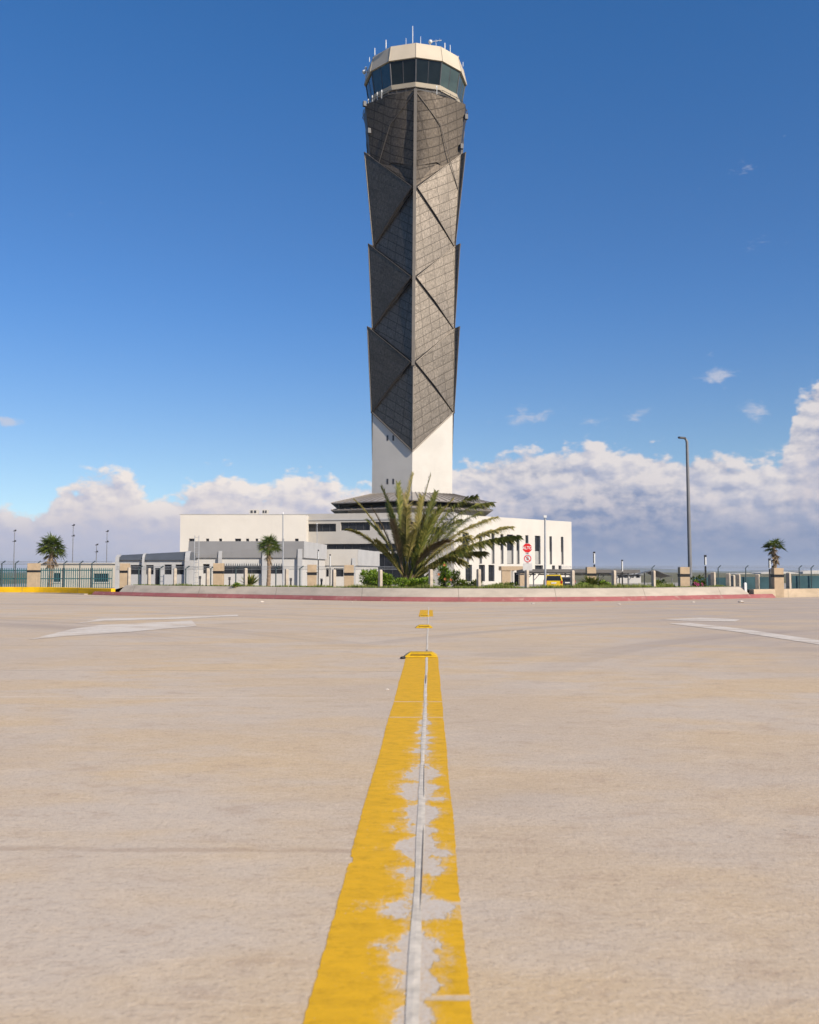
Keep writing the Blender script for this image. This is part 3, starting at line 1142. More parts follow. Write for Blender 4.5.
# slate band leaning back, higher at the right end as it faces us
zl, zr = zat(555, Yg), zat(551.6, Yg)
mb = MB()
mb.hexa([Vector((A.x, Yg - .25, zm)), Vector((B.x, Yg - .25, zm)), Vector((B.x, Yg + 8, zm)), Vector((A.x, Yg + 8, zm)),
         Vector((A.x + .3, Yg + .25, zl)), Vector((B.x - .2, Yg + .25, zr)), Vector((B.x - .2, Yg + 8, zr)), Vector((A.x + .3, Yg + 8, zl))])
mb.build('fascia', M_slate, root)
for px_, zz_, wd in ((117.8, zl, .32), (187.6, zr, .42), (143.8, zl + (zr - zl) * .37, .2)):
    x = xat(px_, Yg)
    pr = [(-.35, SITE), (-.35, zm - .1), (-.30, zm + .25), (-.12, zz_ - .12), (.15, zz_ + .03), (.45, zz_ + .06)]
    mb = MB()
    for (a, b) in zip(pr[:-1], pr[1:]):
        i_ = .16
        mb.hexa([Vector((x - wd / 2, Yg + a[0], a[1])), Vector((x + wd / 2, Yg + a[0], a[1])), Vector((x + wd / 2, Yg + a[0] + i_, a[1] - i_ * .2)), Vector((x - wd / 2, Yg + a[0] + i_, a[1] - i_ * .2)),
                 Vector((x - wd / 2, Yg + b[0], b[1])), Vector((x + wd / 2, Yg + b[0], b[1])), Vector((x + wd / 2, Yg + b[0] + i_, b[1] - i_ * .2)), Vector((x - wd / 2, Yg + b[0] + i_, b[1] - i_ * .2))])
    mb.build('end_frame' if px_ != 143.8 else 'rib', M_ltgrey, root)

# ------------------------------------------------------------------ low cream outbuilding behind the left fence
Yo = 110.0
A, B = at(38, 570, Yo), at(114, 570, Yo)
zt = zat(563.8, Yo)
root = thing('outbuilding', (A.x, Yo, SITE), 'low cream outbuilding with two dark windows behind the teal fence', 'building')
ops = []
for (a, b, c, e) in ((53.5, 60, 573, 582), (93.5, 108.5, 573.5, 582)):
    u0, z1 = px_wall(A, U, a, c); u1, z0 = px_wall(A, U, b, e)
    ops.append((u0, u1, max(z0, SITE + .3), z1))
mb = MB()
wall_face(mb, A, U, B.x - A.x, SITE, zt, ops, .2)
mb.face([(A.x, Yo, SITE), (A.x, Yo, zt), (A.x, Yo + 7, zt), (A.x, Yo + 7, SITE)])
mb.face([(B.x, Yo, SITE), (B.x, Yo + 7, SITE), (B.x, Yo + 7, zt), (B.x, Yo, zt)])
mb.face([(B.x, Yo + 7, SITE), (A.x, Yo + 7, SITE), (A.x, Yo + 7, zt), (B.x, Yo + 7, zt)])
mb.build('wall', M_beige_wall if 'M_beige_wall' in globals() else mat('cream_render', (0.46, 0.42, 0.345), .85, var=.06, scale=.5, streak=.15), root)
mb = MB()
mb.box(((A.x + B.x) / 2, Yo + 3.5, zt + .07), (B.x - A.x + .4, 7.4, .13))
mb.build('roof', M_white, root)
for o2 in ops:
    f = window(root, A, U, o2, .2, cols=2)
    mb = MB()
    c_ = Vector((A.x + (o2[0] + o2[1]) / 2, Yo - .03, o2[2] - .06))
    mb.box(c_, (o2[1] - o2[0] + .3, .14, .1))
    mb.build('sill', M_white, f)

# ------------------------------------------------------------------ the control tower
TD = 151.0
TX = xat(411.9, TD, 480)
LEAN = 0.0089
TXz = lambda z: TX + LEAN * (z - 13)     # the tower leans very slightly
tower = thing('control_tower', (TX, TD, SITE), 'tall dark mesh clad airport control tower with glazed cab on a white shaft', 'control tower')
RS, RI = 7.3, 7.42
ang = [R(-90 + 60 * k) for k in range(6)]


def hp(k, r, z):
    a = ang[k % 6]
    return Vector((TXz(z) + r * math.cos(a), TD + r * math.sin(a), z))


def ringn(n, r, z, a0=-90):
    return [Vector((TXz(z) + r * math.cos(R(a0 + 360 * j / n)), TD + r * math.sin(R(a0 + 360 * j / n)), z)) for j in range(n)]


zC = [zat(y, TD - RI) for y in (188, 277, 362, 451.5)]
zR = [zat(y, TD - RI / 2) for y in (157, 247, 329.5, 412.5)]
z_rim = zat(89.5, TD - 9.27)
z_flare = zat(245, TD - RI)


def Rin(z):
    t = max(0.0, (z - z_flare) / (z_rim - z_flare))
    return RI + 1.85 * t ** 1.7


# white shaft
mb = MB()
mb.rings([ringn(6, RS, SITE), ringn(6, RS, zR[3] + .05)], close_top=True)
shaft = mb.build('shaft', M_white, tower)
M_shaft_line = mat('shaft_joint', (0.55, 0.52, 0.47), .9)
mb = MB()   # pour lines
for y in (455, 470, 486):
    z = zat(y, TD - RS)
    for k in range(6):
        a, b = hp(k, RS + .004, z), hp(k + 1, RS + .004, z)
        mb.face([a, b, b + Vector((0, 0, .06)), a + Vector((0, 0, .06))])
mb.build('shaft_joints', M_shaft_line, tower)
# slot windows on the left face
for y in (394, 438, 481.5):
    for px_ in (387.5, 393.3):
        zs_ = zat(y, TD - 5.5)
        Cn, Ln = hp(0, RS, zs_), hp(5, RS, zs_)
        Cn.z = Ln.z = 0
        Uf = (Cn - Ln).normalized()
        u, z = px_wall(Ln, Uf, px_, y)
        if y == 394:
            continue
        mb = MB()
        mb.box(Ln + Uf * u + Vector((0, 0, z)), (.32, .04, .85), math.atan2(Uf.y, Uf.x))
        mb.build('slot_window', M_frame, tower)


def shell_mat(name, base, slope, sp_u, sp_v, lw, seamdark=0.2, rough=.45, metal=.95):
    m, t, b = new_mat(name)
    uv = t.new('ShaderNodeUVMap').outputs[0]
    u, v_, _ = t.xyz(uv)
    P = t.new('ShaderNodeNewGeometry').outputs['Position']
    tt = t.m('DIVIDE', t.m('SUBTRACT', v_, t.m('MULTIPLY', u, slope)), sp_v)
    ss = t.m('DIVIDE', t.m('ADD', u, t.m('MULTIPLY', v_, .12)), sp_u)
    fl = t.comb(t.m('FLOOR', tt), t.m('FLOOR', ss), 0)
    wn = t.new('ShaderNodeTexWhiteNoise')
    t.put(wn.inputs['Vector'], fl)
    r = wn.outputs['Value']
    c = t.mix(r, tuple(x * .90 for x in base), tuple(x * 1.10 for x in base))
    # streaks inside every perforated sheet
    sn = t.noise(t.comb(t.m('MULTIPLY', u, 7.0), t.m('MULTIPLY', t.m('SUBTRACT', v_, t.m('MULTIPLY', u, slope)), 1.5), 0), 1.0, 4, .75)
    c = t.mix(t.m('MULTIPLY', t.step(sn, .40, .64), .75), c, tuple(x * .45 for x in base))
    spk = t.noise(t.comb(t.m('MULTIPLY', u, 3.2), t.m('MULTIPLY', v_, 3.0), 4.0), 1.0, 3, .7)
    c = t.mix(t.m('MULTIPLY', t.step(spk, .5, .72), .55), c, tuple(min(x * 1.7, .8) for x in base))
    n2 = t.noise(P, .22, 3, .6)
    c = t.mix(t.m('MULTIPLY', t.step(n2, .45, .7), .35), c, tuple(x * .6 for x in base))
    e1 = t.m('ABSOLUTE', t.m('SUBTRACT', t.m('FRACT', tt), .5))
    e2 = t.m('ABSOLUTE', t.m('SUBTRACT', t.m('FRACT', ss), .5))
    seam = t.m('MAXIMUM', t.step(e1, .5 - lw / sp_v, .5 - lw / sp_v * .4), t.m('MULTIPLY', t.step(e2, .5 - lw / sp_u, .5 - lw / sp_u * .4), .6))
    c = t.mix(t.m('MULTIPLY', seam, 1 - seamdark), c, tuple(x * .28 for x in base))
    t.put(b.inputs['Base Color'], c)
    b.inputs['Roughness'].default_value = rough
    b.inputs['Metallic'].default_value = metal
    t.put(b.inputs['Normal'], t.bump(t.m('ADD', t.m('MULTIPLY', sn, .5), t.m('MULTIPLY', seam, -1.0)), .2, .02))
    return m


M_mesh = shell_mat('perforated_mesh_sheet', (0.160, 0.138, 0.114), .62, 1.6, 1.40, .09)
M_wing = shell_mat('perforated_wing_sheet', (0.164, 0.141, 0.116), .55, 1.9, 1.45, .085)
M_lift = shell_mat('lifted_wing_sheet', (0.128, 0.113, 0.096), .55, 2.3, 1.45, .05, seamdark=.6, rough=.5)  # darker copy of the wing sheet: left-side shade in the colour, seams fainter
M_collar = shell_mat('collar_mesh_sheet', (0.120, 0.100, 0.080), .62, 1.75, 1.40, .11, rough=.62, metal=.8)
M_trim = mat('shell_trim_metal', (0.125, 0.108, 0.09), .5, metal=.6, var=.06)
M_backing_shade = mat('backing_shade_band', (0.035, 0.031, 0.03), .8)  # near-black puts the shadow band under the wings' lower edges into colour
M_rib = mat('rib_cladding', (0.155, 0.138, 0.12), .7, var=.08, scale=.6, streak=.2)
M_trim_dk = mat('shell_rib_metal', (0.15, 0.132, 0.112), .5, metal=.4, var=.06)


def uvp(k_even, p):
    c = hp(k_even, RI, p.z)
    return (math.hypot(p.x - c.x, p.y - c.y), p.z)


def Cin(k, z): return hp(k, Rin(z) + .12, z)
def Rnn(k, z): return hp(k, Rin(z), z)


# inner mesh surface: one folded diamond per even edge and level, plus the top collar
def tri_pts(n, P):
    return P


def add_sheet(mb, k, pts):
    mb.face(pts, [uvp(k, p) for p in pts])


for k in (0, 2, 4):
    for i in range(3):
        mb = MB()
        for s in (1, -1):
            r_ = (k + s) % 6
            pts = [hp(k, Rin(zC[i]) - (.12 if (i == 2 or s == 1) else .6), zC[i]), Rnn(r_, zR[i + 1]), Cin(k, zC[i + 1])]
            if s == 1: pts = [pts[0], pts[2], pts[1]]
            add_sheet(mb, k, pts)
        mb.build('mesh_panel', M_mesh, tower)
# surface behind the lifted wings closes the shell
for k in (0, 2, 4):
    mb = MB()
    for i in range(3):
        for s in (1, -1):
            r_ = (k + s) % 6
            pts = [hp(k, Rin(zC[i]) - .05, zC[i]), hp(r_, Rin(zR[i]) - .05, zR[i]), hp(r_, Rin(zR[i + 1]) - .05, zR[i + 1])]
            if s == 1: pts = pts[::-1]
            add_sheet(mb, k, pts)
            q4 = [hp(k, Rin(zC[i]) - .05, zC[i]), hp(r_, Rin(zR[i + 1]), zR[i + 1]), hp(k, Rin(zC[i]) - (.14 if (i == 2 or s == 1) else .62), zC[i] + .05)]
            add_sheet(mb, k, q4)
    mb.build('backing_sheet', M_backing_shade, tower)


# collar below the cab: twelve sided, opening outwards
def mid(k, s, r_mul, z, extra=0.0):
    a = ang[k] + s * R(30)
    r = (Rin(z) + extra) * r_mul
    return Vector((TXz(z) + r * math.cos(a), TD + r * math.sin(a), z))


z_fold = zat(166, TD - 8.2)
z_mid2 = zat(128, TD - 8.2)
for k in (0, 2, 4):
    mb = MB()
    lip = MB()
    for s in (1, -1):
        r_ = (k + s) % 6
        rows = []
        for z, rm in ((z_fold, .87), (z_mid2, .89), (z_rim, .915)):
            rows.append([Cin(k, z), mid(k, s, rm, z), Rnn(r_, z)])
        rows[0][1].z = zat(158, TD - 7.5)
        low = [Cin(k, zC[0]), Rnn(r_, zR[0])]
        fs = []
        for a, b in zip(rows[:-1], rows[1:]):
            for j in range(2):
                fs.append([a[j], a[j + 1], b[j + 1], b[j]])
        # lower triangle between the fold and the first wing, set back under the fold
        ins = .30
        r0 = [hp(k, Rin(z_fold) + .1, z_fold - .05), mid(k, s, .87, z_fold, -ins), hp(r_, Rin(zR[0]) - .1, zR[0])]
        r0[1].z = zat(158, TD - 7.5) - .1
        fs.append([low[0], low[1], r0[2], r0[1]])
        fs.append([low[0], r0[1], r0[0]])
        fs.append([r0[0], r0[1], rows[0][1], rows[0][0]])
        fs.append([r0[1], r0[2], rows[0][2], rows[0][1]])
        for q_, f in enumerate(fs):
            pts = f if s == 1 else f[::-1]
            add_sheet(mb if q_ < 4 else lip, k, pts)
    mb.build('collar_panel', M_collar, tower, smooth=True, weld=True)
    lip.build('collar_lip', M_collar, tower)

# wings: pairs of lifted triangles folded round the odd edges, open at the top, flush at the foot
UPR = .78
for k in (1, 3, 5):
    for i in range(3):
        zt_, zb_ = zR[i], zR[i + 1]
        top_out = hp(k, Rin(zt_) + UPR + .25, zt_ + .35)
        top_in = hp(k, Rin(zt_) + .10, zt_ + .1)
        foot_out = hp(k, Rin(zb_) + .14, zb_ - .1)
        foot_in = hp(k, Rin(zb_) + .08, zb_ - .05)
        tr = MB()
        trd = MB()
        for s in (1, -1):
            c_ = (k + s) % 6
            a = ang[c_] - s * R(3.2)      # the point stops just short of the rib
            zc_ = zC[i]
            rr = (Rin(zc_) + (.42 if s == 1 else .10))
            w = MB()
            top = top_out if s == 1 else top_in
            foot = foot_out if s == 1 else foot_in
            rad = rr * math.cos(R(30)) / math.cos(R(30 - 3.2))
            tip = Vector((TXz(zc_) + rad * math.cos(a), TD + rad * math.sin(a), zc_))
            # the lower edge bows outwards
            low_mid = (tip + foot) / 2
            n_face = Vector((math.cos(ang[k] + s * R(30)), math.sin(ang[k] + s * R(30)), 0))
            low_mid = low_mid + n_face * .05 + Vector((0, 0, .25))
            cen = (top + tip + foot) / 3
            poly = [top, tip, low_mid, foot] if s == -1 else [top, foot, low_mid, tip]
            if s == 1:
                poly = [top, foot, low_mid, tip][::-1]
            th = .16
            kk = c_
            for j in range(4):
                p, q_ = poly[j], poly[(j + 1) % 4]
                w.face([p, q_, cen], [uvp(kk, p), uvp(kk, q_), uvp(kk, cen)])
                w.face([q_ - n_face * th, p - n_face * th, cen - n_face * th], [uvp(kk, q_), uvp(kk, p), uvp(kk, cen)])
                w.face([p, p - n_face * th, q_ - n_face * th, q_])
            if s == 1:
                w.build('lifted_wing', M_lift, tower)
            else:
                wf = w
            tr.tube([top + n_face * .05, tip + n_face * .05], .065, 6)
            (trd if s == 1 else tr).tube([tip + n_face * .04, low_mid + n_face * .05, foot + n_face * .03], .10 if s == 1 else .06, 6)
        tr.tube([top_out, foot_out], .08, 6)
        tr.tube([top_in, foot_in], .06, 6)
        tr.tube([top_in, top_out], .06, 6)
        uvq = lambda p: uvp((k - 1) % 6, p)
        wf.face([top_out, top_in, foot_in, foot_out], [uvq(top_out), uvq(top_in), uvq(foot_in), uvq(foot_out)])
        wo = wf.build('wing_panel', M_wing, tower)
        tr.build('edge_trim', M_trim, wo)
        trd.build('lower_edge_shade_trim', M_backing_shade, wo)  # tube darkened to draw the shadow band below the lifted wing

# ribs on the even edges
for k in (0, 2, 4):
    mb = MB()
    zs = [zC[2] - .6 + (z_rim - zC[2] + .6) * j / 12 for j in range(13)]
    a = ang[k]
    tan = Vector((-math.sin(a), math.cos(a), 0))
    out = Vector((math.cos(a), math.sin(a), 0))
    for z0_, z1_ in zip(zs[:-1], zs[1:]):
        p0, p1 = Cin(k, z0_), Cin(k, z1_)
        hw, o1, o2 = .24, .24, -1.0
        mb.hexa([p0 + tan * -hw + out * o1, p0 + tan * hw + out * o1, p0 + tan * hw + out * o2, p0 + tan * -hw + out * o2,
                 p1 + tan * -hw + out * o1, p1 + tan * hw + out * o1, p1 + tan * hw + out * o2, p1 + tan * -hw + out * o2])
    mb.build('rib', M_rib, tower)
    mb = MB()
    mb.tube([Cin(k, zC[3] - .1) + out * .03, Cin(k, zC[2] - .6) + out * .03], .1, 6)
    for s in (1, -1):
        mb.tube([Cin(k, zC[3]) + out * .02, Rnn((k + s) % 6, zR[3])], .12, 6)
    mb.build('edge_trim', M_trim_dk, tower)
# diagonal stays on the collar
mb = MB()
for k in (0, 2, 4):
    for s in (1, -1):
        n_face = Vector((math.cos(ang[k] + s * R(30)), math.sin(ang[k] + s * R(30)), 0))
        mb.tube([Cin(k, z_rim - .4) + n_face * .15, mid(k, s, .90, z_rim - 4.5) + n_face * .15, Rnn((k + s) % 6, z_fold - 2.0) + n_face * .25], .07, 6)
mb.build('collar_stays', M_trim, tower)
# dark gap, handrail and lamps between collar and cab
rim_r = 8.75
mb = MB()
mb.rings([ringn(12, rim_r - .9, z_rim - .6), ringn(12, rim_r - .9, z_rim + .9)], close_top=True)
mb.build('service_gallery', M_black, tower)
mb = MB()
pr = ringn(12, rim_r - .05, z_rim + .75)
mb.tube(pr + [pr[0]], .05, 5, False)
pr = ringn(12, rim_r - .05, z_rim + .1)
mb.tube(pr + [pr[0]], .08, 5, False)
for p in ringn(36, rim_r - .12, z_rim):
    mb.tube([p, p + Vector((0, 0, .75))], .035, 4)
mb.build('handrail', M_trim_dk, tower)
# cab
Rf = lambda r: TD - r
z_b0 = zat(86.5, Rf(7.6)); z_b1 = zat(81.0, Rf(8.0))
z_w1 = zat(57.2, Rf(8.5)); z_p1 = zat(42.8, Rf(7.9))
RB0, RB1, RW1, RP0, RP1 = 7.5, 7.75, 8.25, 8.5, 7.9
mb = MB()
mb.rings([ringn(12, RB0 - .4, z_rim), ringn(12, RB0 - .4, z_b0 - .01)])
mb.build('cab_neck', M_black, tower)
mb = MB()
mb.rings([ringn(12, RB0, z_b0), ringn(12, RB1, z_b1)], close_bottom=True, close_top=True)
mb.build('cab_sill_band', M_cream, tower)
lo, hi = ringn(12, RB1 - .12, z_b1 + .02), ringn(12, RW1 - .05, z_w1)
for j in range(12):
    mb = MB()
    a, b, c, d = lo[j], lo[(j + 1) % 12], hi[(j + 1) % 12], hi[j]
    mb.face([a, b, c, d])
    mb.build('cab_window', {1: M_cab_green, 2: M_cab_green, 9: M_cab_blue, 10: M_cab_blue}.get(j, M_cab_glass), tower)
mb = MB()
for j in range(12):
    mb.tube([lo[j], hi[j]], .11, 6)
    ma, mb_ = (lo[j] + lo[(j + 1) % 12]) / 2, (hi[j] + hi[(j + 1) % 12]) / 2
    mb.tube([ma, mb_], .055, 5)
mb.build('mullions', M_frame, tower)
# pane colour is set by facing: green right, blue left, near-black elsewhere
mb = MB()
mb.rings([ringn(12, RW1 - .04, z_w1 - .001), ringn(12, RP0, z_w1 + .02), ringn(12, RP1, z_p1), ringn(12, RP1 - .6, z_p1 + .15)], close_bottom=False, close_top=True)
mb.build('cab_roof', M_cream, tower)
for j in range(12):     # seams on the roof band
    mb = MB()
    p = ringn(12, RP0 + .02, z_w1 + .02)[j]; q2 = ringn(12, RP1 + .02, z_p1)[j]
    mb.tube([p, q2], .045, 4)
    mb.build('roof_seam', mat('cream_seam', (.42, .36, .27), .7), tower)
# antennas on the roof
ants = [(374.8, 57, 48, 8.0, .12), (386, 48.5, 40, 7.9, .14), (406, 43, 38, 5, .07), (412.7, 43, 26, 7.6, .11), (420.6, 43, 36.5, 5, .08), (444.8, 50, 43, 7.6, .16),
        (450.2, 51, 45, 7.0, .1), (458.5, 60, 56, 7.8, .1), (463, 66, 62, 8, .08), (369.5, 60, 57, 8.0, .09), (436, 44, 40.5, 6, .06)]
for (px_, yb, yt, rr, rad) in ants:
    dx = xat(px_, TD, 50) - TXz(85)
    yy_ = TD - math.sqrt(max(rr * rr - dx * dx, 0.5))
    z1_ = zat(yt, yy_); z0_ = z_p1 + .05
    x = xat(px_, yy_, yt)
    mb = MB()
    z0_ = min(z0_, z1_ - .8)
    mb.tube([(x, yy_, z0_), (x, yy_, (z0_ + z1_) / 2), (x, yy_, z1_)], [rad * .55, rad * .65, rad * .45], 6)
    if px_ == 436:
        mb.tube([(x - .9, yy_, z1_ - .2), (x + .9, yy_ + .1, z1_ + .1)], .05, 5)
        for q3 in (-.6, 0, .6):
            mb.tube([(x + q3, yy_ - .4, z1_ - .05 + q3 * .15), (x + q3, yy_ + .4, z1_ - .05 + q3 * .15)], .03, 4)
    mb.build('antenna', M_white_paint, tower)
for (px_, y_, r_) in ((364.2, 72, .34), (430.3, 41.8, .32), (365.8, 68, .22)):
    dx = xat(px_, TD, y_) - TXz(80)
    yy_ = TD - math.sqrt(max(8.6 ** 2 - dx * dx, .4))
    if px_ == 430.3: yy_ = TD - 7
    p = at(px_, y_, yy_)
    mb = MB()
    rg = []
    for j in range(7):
        a = PI * j / 6
        rg.append([p + Vector((r_ * max(math.sin(a), .02) * math.cos(b), r_ * max(math.sin(a), .02) * math.sin(b), -r_ * math.cos(a))) for b in [2 * PI * m_ / 10 for m_ in range(10)]])
    mb.rings(rg)
    base = Vector((p.x * .97 + TXz(82) * .03, p.y + .2, p.z - .9))
    mb.tube([p, base], .06, 5)
    mb.build('dish_antenna', M_white_paint, tower, smooth=True)
# little lamps round the gallery
for px_, y_ in ((368.4, 97), (372.4, 94.5), (377.3, 91), (381.8, 88), (436.8, 88.5)):
    dx = xat(px_, TD, y_) - TXz(80)
    yy_ = TD - math.sqrt(max(8.65 ** 2 - dx * dx, .5))
    x = xat(px_, yy_, y_)
    mb = MB()
    mb.tube([(x, yy_, z_rim - .1), (x, yy_, z_rim + 1.0)], .05, 5)
    mb.box((x, yy_, z_rim + 1.15), (.15, .15, .35))
    mb.build('gallery_lamp', M_white_paint, tower)
for s, y_, px_ in ((-1, 104, 364.6), (1, 117, 466), (-1, 131, 369), (1, 146.5, 461.5), (1, 106, 458)):
    p = at(px_, y_, TD - 4.6)
    mb = MB()
    mb.box(p, (.5, .5, .8), .4)
    mb.build('floodlight', M_frame, tower)

# two skirt roofs round the foot of the shaft
M_skirt = mat('skirt_metal_roof', (0.36, 0.325, 0.29), .5, metal=.2, var=.12, streak=.2)
M_soffit = mat('skirt_soffit', (0.10, 0.085, 0.07), .8)


def skirt(name, r_out, z_out, r_in, z_in, th, zc=None):
    n = 6
    mb = MB()
    o_ = ringn(n, r_out, z_out); i_ = ringn(n, r_in, z_in)
    mb.rings([ringn(n, r_in, z_in - th * 2.2), ringn(n, r_out * .99, z_out - th), ringn(n, r_out, z_out), i_])
    ob = mb.build(name, M_skirt, tower)
    mb = MB()
    for k in range(n):
        for j in range(0, 12):
            t0 = j / 12
            a = o_[k].lerp(o_[(k + 1) % n], t0) + Vector((0, 0, .05))
            b = i_[k].lerp(i_[(k + 1) % n], t0) + Vector((0, 0, .05))
            mb.tube([a, b], .05, 4)
    mb.build('roof_batten', M_trim_dk, ob)
    return ob


RO = .97 * (xat(490, TD) - xat(330, TD)) / 2 / math.cos(R(30))
dsil = TD - RO / 2
zs1 = zat(503.2, TD - RO / 2)
skirt('skirt_roof', RO, zs1, RS + .05, zat(494, TD - RS / 2), .14)
skirt('lower_skirt_roof', RO * 1.0, zat(510.3, TD - RO / 2), RS + .05, zat(502, TD - RS / 2), .14)
mb = MB()
mb.rings([ringn(6, RO * .8, SITE), ringn(6, RO * .8, zat(510.3, TD - RO / 2) + .6)])
mb.build('podium', M_midgrey, tower)
mb = MB()
for k in range(6):
    for j in range(3):
        a = hp(k, RO * .9, 0).lerp(hp(k + 1, RO * .9, 0), j / 3)
        mb.tube([(a.x, a.y, zat(510, TD - RO / 2) + .3), (a.x, a.y, zs1 + .3)], .09, 5)
mb.build('roof_posts', M_trim_dk, tower)

# ------------------------------------------------------------------ car-park canopies
def canopy(label, pa, pb, Y, ytop, yedge, posts, dep, tilt=0.0):
    x0, x1 = xat(pa, Y), xat(pb, Y)
    z1, z0 = zat(ytop, Y), zat(yedge, Y)
    root = thing('carport', ((x0 + x1) / 2, Y, SITE), label, 'carport')
    mb = MB()
    mb.hexa([Vector((x0, Y, z0)), Vector((x1, Y, z0 - tilt)), Vector((x1, Y + dep, z0 - tilt - .12)), Vector((x0, Y + dep, z0 - .12)),
             Vector((x0, Y, z1)), Vector((x1, Y, z1 - tilt)), Vector((x1, Y + dep, z1 - tilt - .12)), Vector((x0, Y + dep, z1 - .12))])
    r_ = mb.build('roof', M_canopy, root)
    mb = MB()
    n = int((x1 - x0) / 1.2)
    for k in range(n + 1):
        x = x0 + (x1 - x0) * k / n
        mb.box((x, Y + dep / 2, z0 - .22 - tilt * k / n), (.08, dep * .96, .14))
    mb.build('purlins', M_frame, r_)
    for p in posts:
        for yo in (.4, dep - .4):
            x = xat(p, Y)
            mb = MB()
            mb.tube([(x, Y + yo, SITE), (x, Y + yo, z0 - .1)], .07, 8)
            mb.tube([(x, Y + yo, z0 - .9), (x + .7, Y + yo, z0 - .12)], .04, 6)
            mb.build('post', M_greypost, root)
    return root


canopy('long flat grey carport roof over the yellow van', 524, 640, 100.0, 569.0, 572.3, (534, 566, 600, 629), 7.0, .08)


def sail(label, pa, pb, pm, Y, ye, ym, dep):
    x0, x1, xm = xat(pa, Y), xat(pb, Y), xat(pm, Y)
    ze, zm_ = zat(ye, Y), zat(ym, Y)
    root = thing('shade_sail', (xm, Y, SITE), label, 'shade canopy')
    mb = MB()
    n = 14
    prof = []
    for k in range(n + 1):
        x = x0 + (x1 - x0) * k / n
        t_ = (x - x0) / (xm - x0) if x < xm else (x1 - x) / (x1 - xm)
        z = ze + (zm_ - ze) * (t_ ** 1.6)
        prof.append((x, z))
    for (a, b) in zip(prof[:-1], prof[1:]):
        mb.hexa([Vector((a[0], Y, a[1] - .05)), Vector((b[0], Y, b[1] - .05)), Vector((b[0], Y + dep, b[1] - .3)), Vector((a[0], Y + dep, a[1] - .3)),
                 Vector((a[0], Y, a[1])), Vector((b[0], Y, b[1])), Vector((b[0], Y + dep, b[1] - .25)), Vector((a[0], Y + dep, a[1] - .25))])
    mb.build('canopy_cloth', M_sail, root)
    for x, z in ((x0 + .1, ze), (x1 - .1, ze), (xm, zm_)):
        for yo in (.1, dep - .1):
            mb = MB()
            mb.tube([(x, Y + yo, SITE), (x, Y + yo, z - .25 - .03)], .06, 6)
            mb.build('post', M_greypost, root)
    return root


M_sail = mat('shade_cloth', (0.16, 0.165, 0.165), .7, var=.1)
sail('dark peaked shade canopy right of the carport', 628, 673, 655, 108.0, 575.5, 569.2, 5.0)
# white low hut beyond the car park
p0, p1 = at(617, 580, 150), at(641, 580, 150)
root = thing('white_hut', (p0.x, 150, SITE), 'low white hut with shallow roof seen under the carport', 'hut')
mb = MB()
zt = zat(574.5, 150)
mb.box(((p0.x + p1.x) / 2, 152, (zt + SITE) / 2), (p1.x - p0.x, 4, zt - SITE))
mb.build('wall', M_offwhite, root)
mb = MB()
xa, xb = p0.x - .3, p1.x + .3
zz = zat(571.5, 150)
for y0_, y1_ in ((149.6, 154.4),):
    xm = (xa + xb) / 2
    mb.hexa([Vector((xa, y0_, zt + .002)), Vector((xm, y0_, zt + .002)), Vector((xm, y1_, zt + .002)), Vector((xa, y1_, zt + .002)), Vector((xa, y0_, zt + .05)), Vector((xm, y0_, zz)), Vector((xm, y1_, zz)), Vector((xa, y1_, zt + .05))])
    mb.hexa([Vector((xm, y0_, zt + .002)), Vector((xb, y0_, zt + .002)), Vector((xb, y1_, zt + .002)), Vector((xm, y1_, zt + .002)), Vector((xm, y0_, zz)), Vector((xb, y0_, zt + .05)), Vector((xb, y1_, zt + .05)), Vector((xm, y1_, zz))])
mb.build('roof', M_galv, root)
mb = MB()
for k in range(4):
    mb.box((p0.x + (p1.x - p0.x) * (k + .5) / 4, 149.99, SITE + 1.3), (.55, .06, .8))
mb.build('window', M_glass, root)

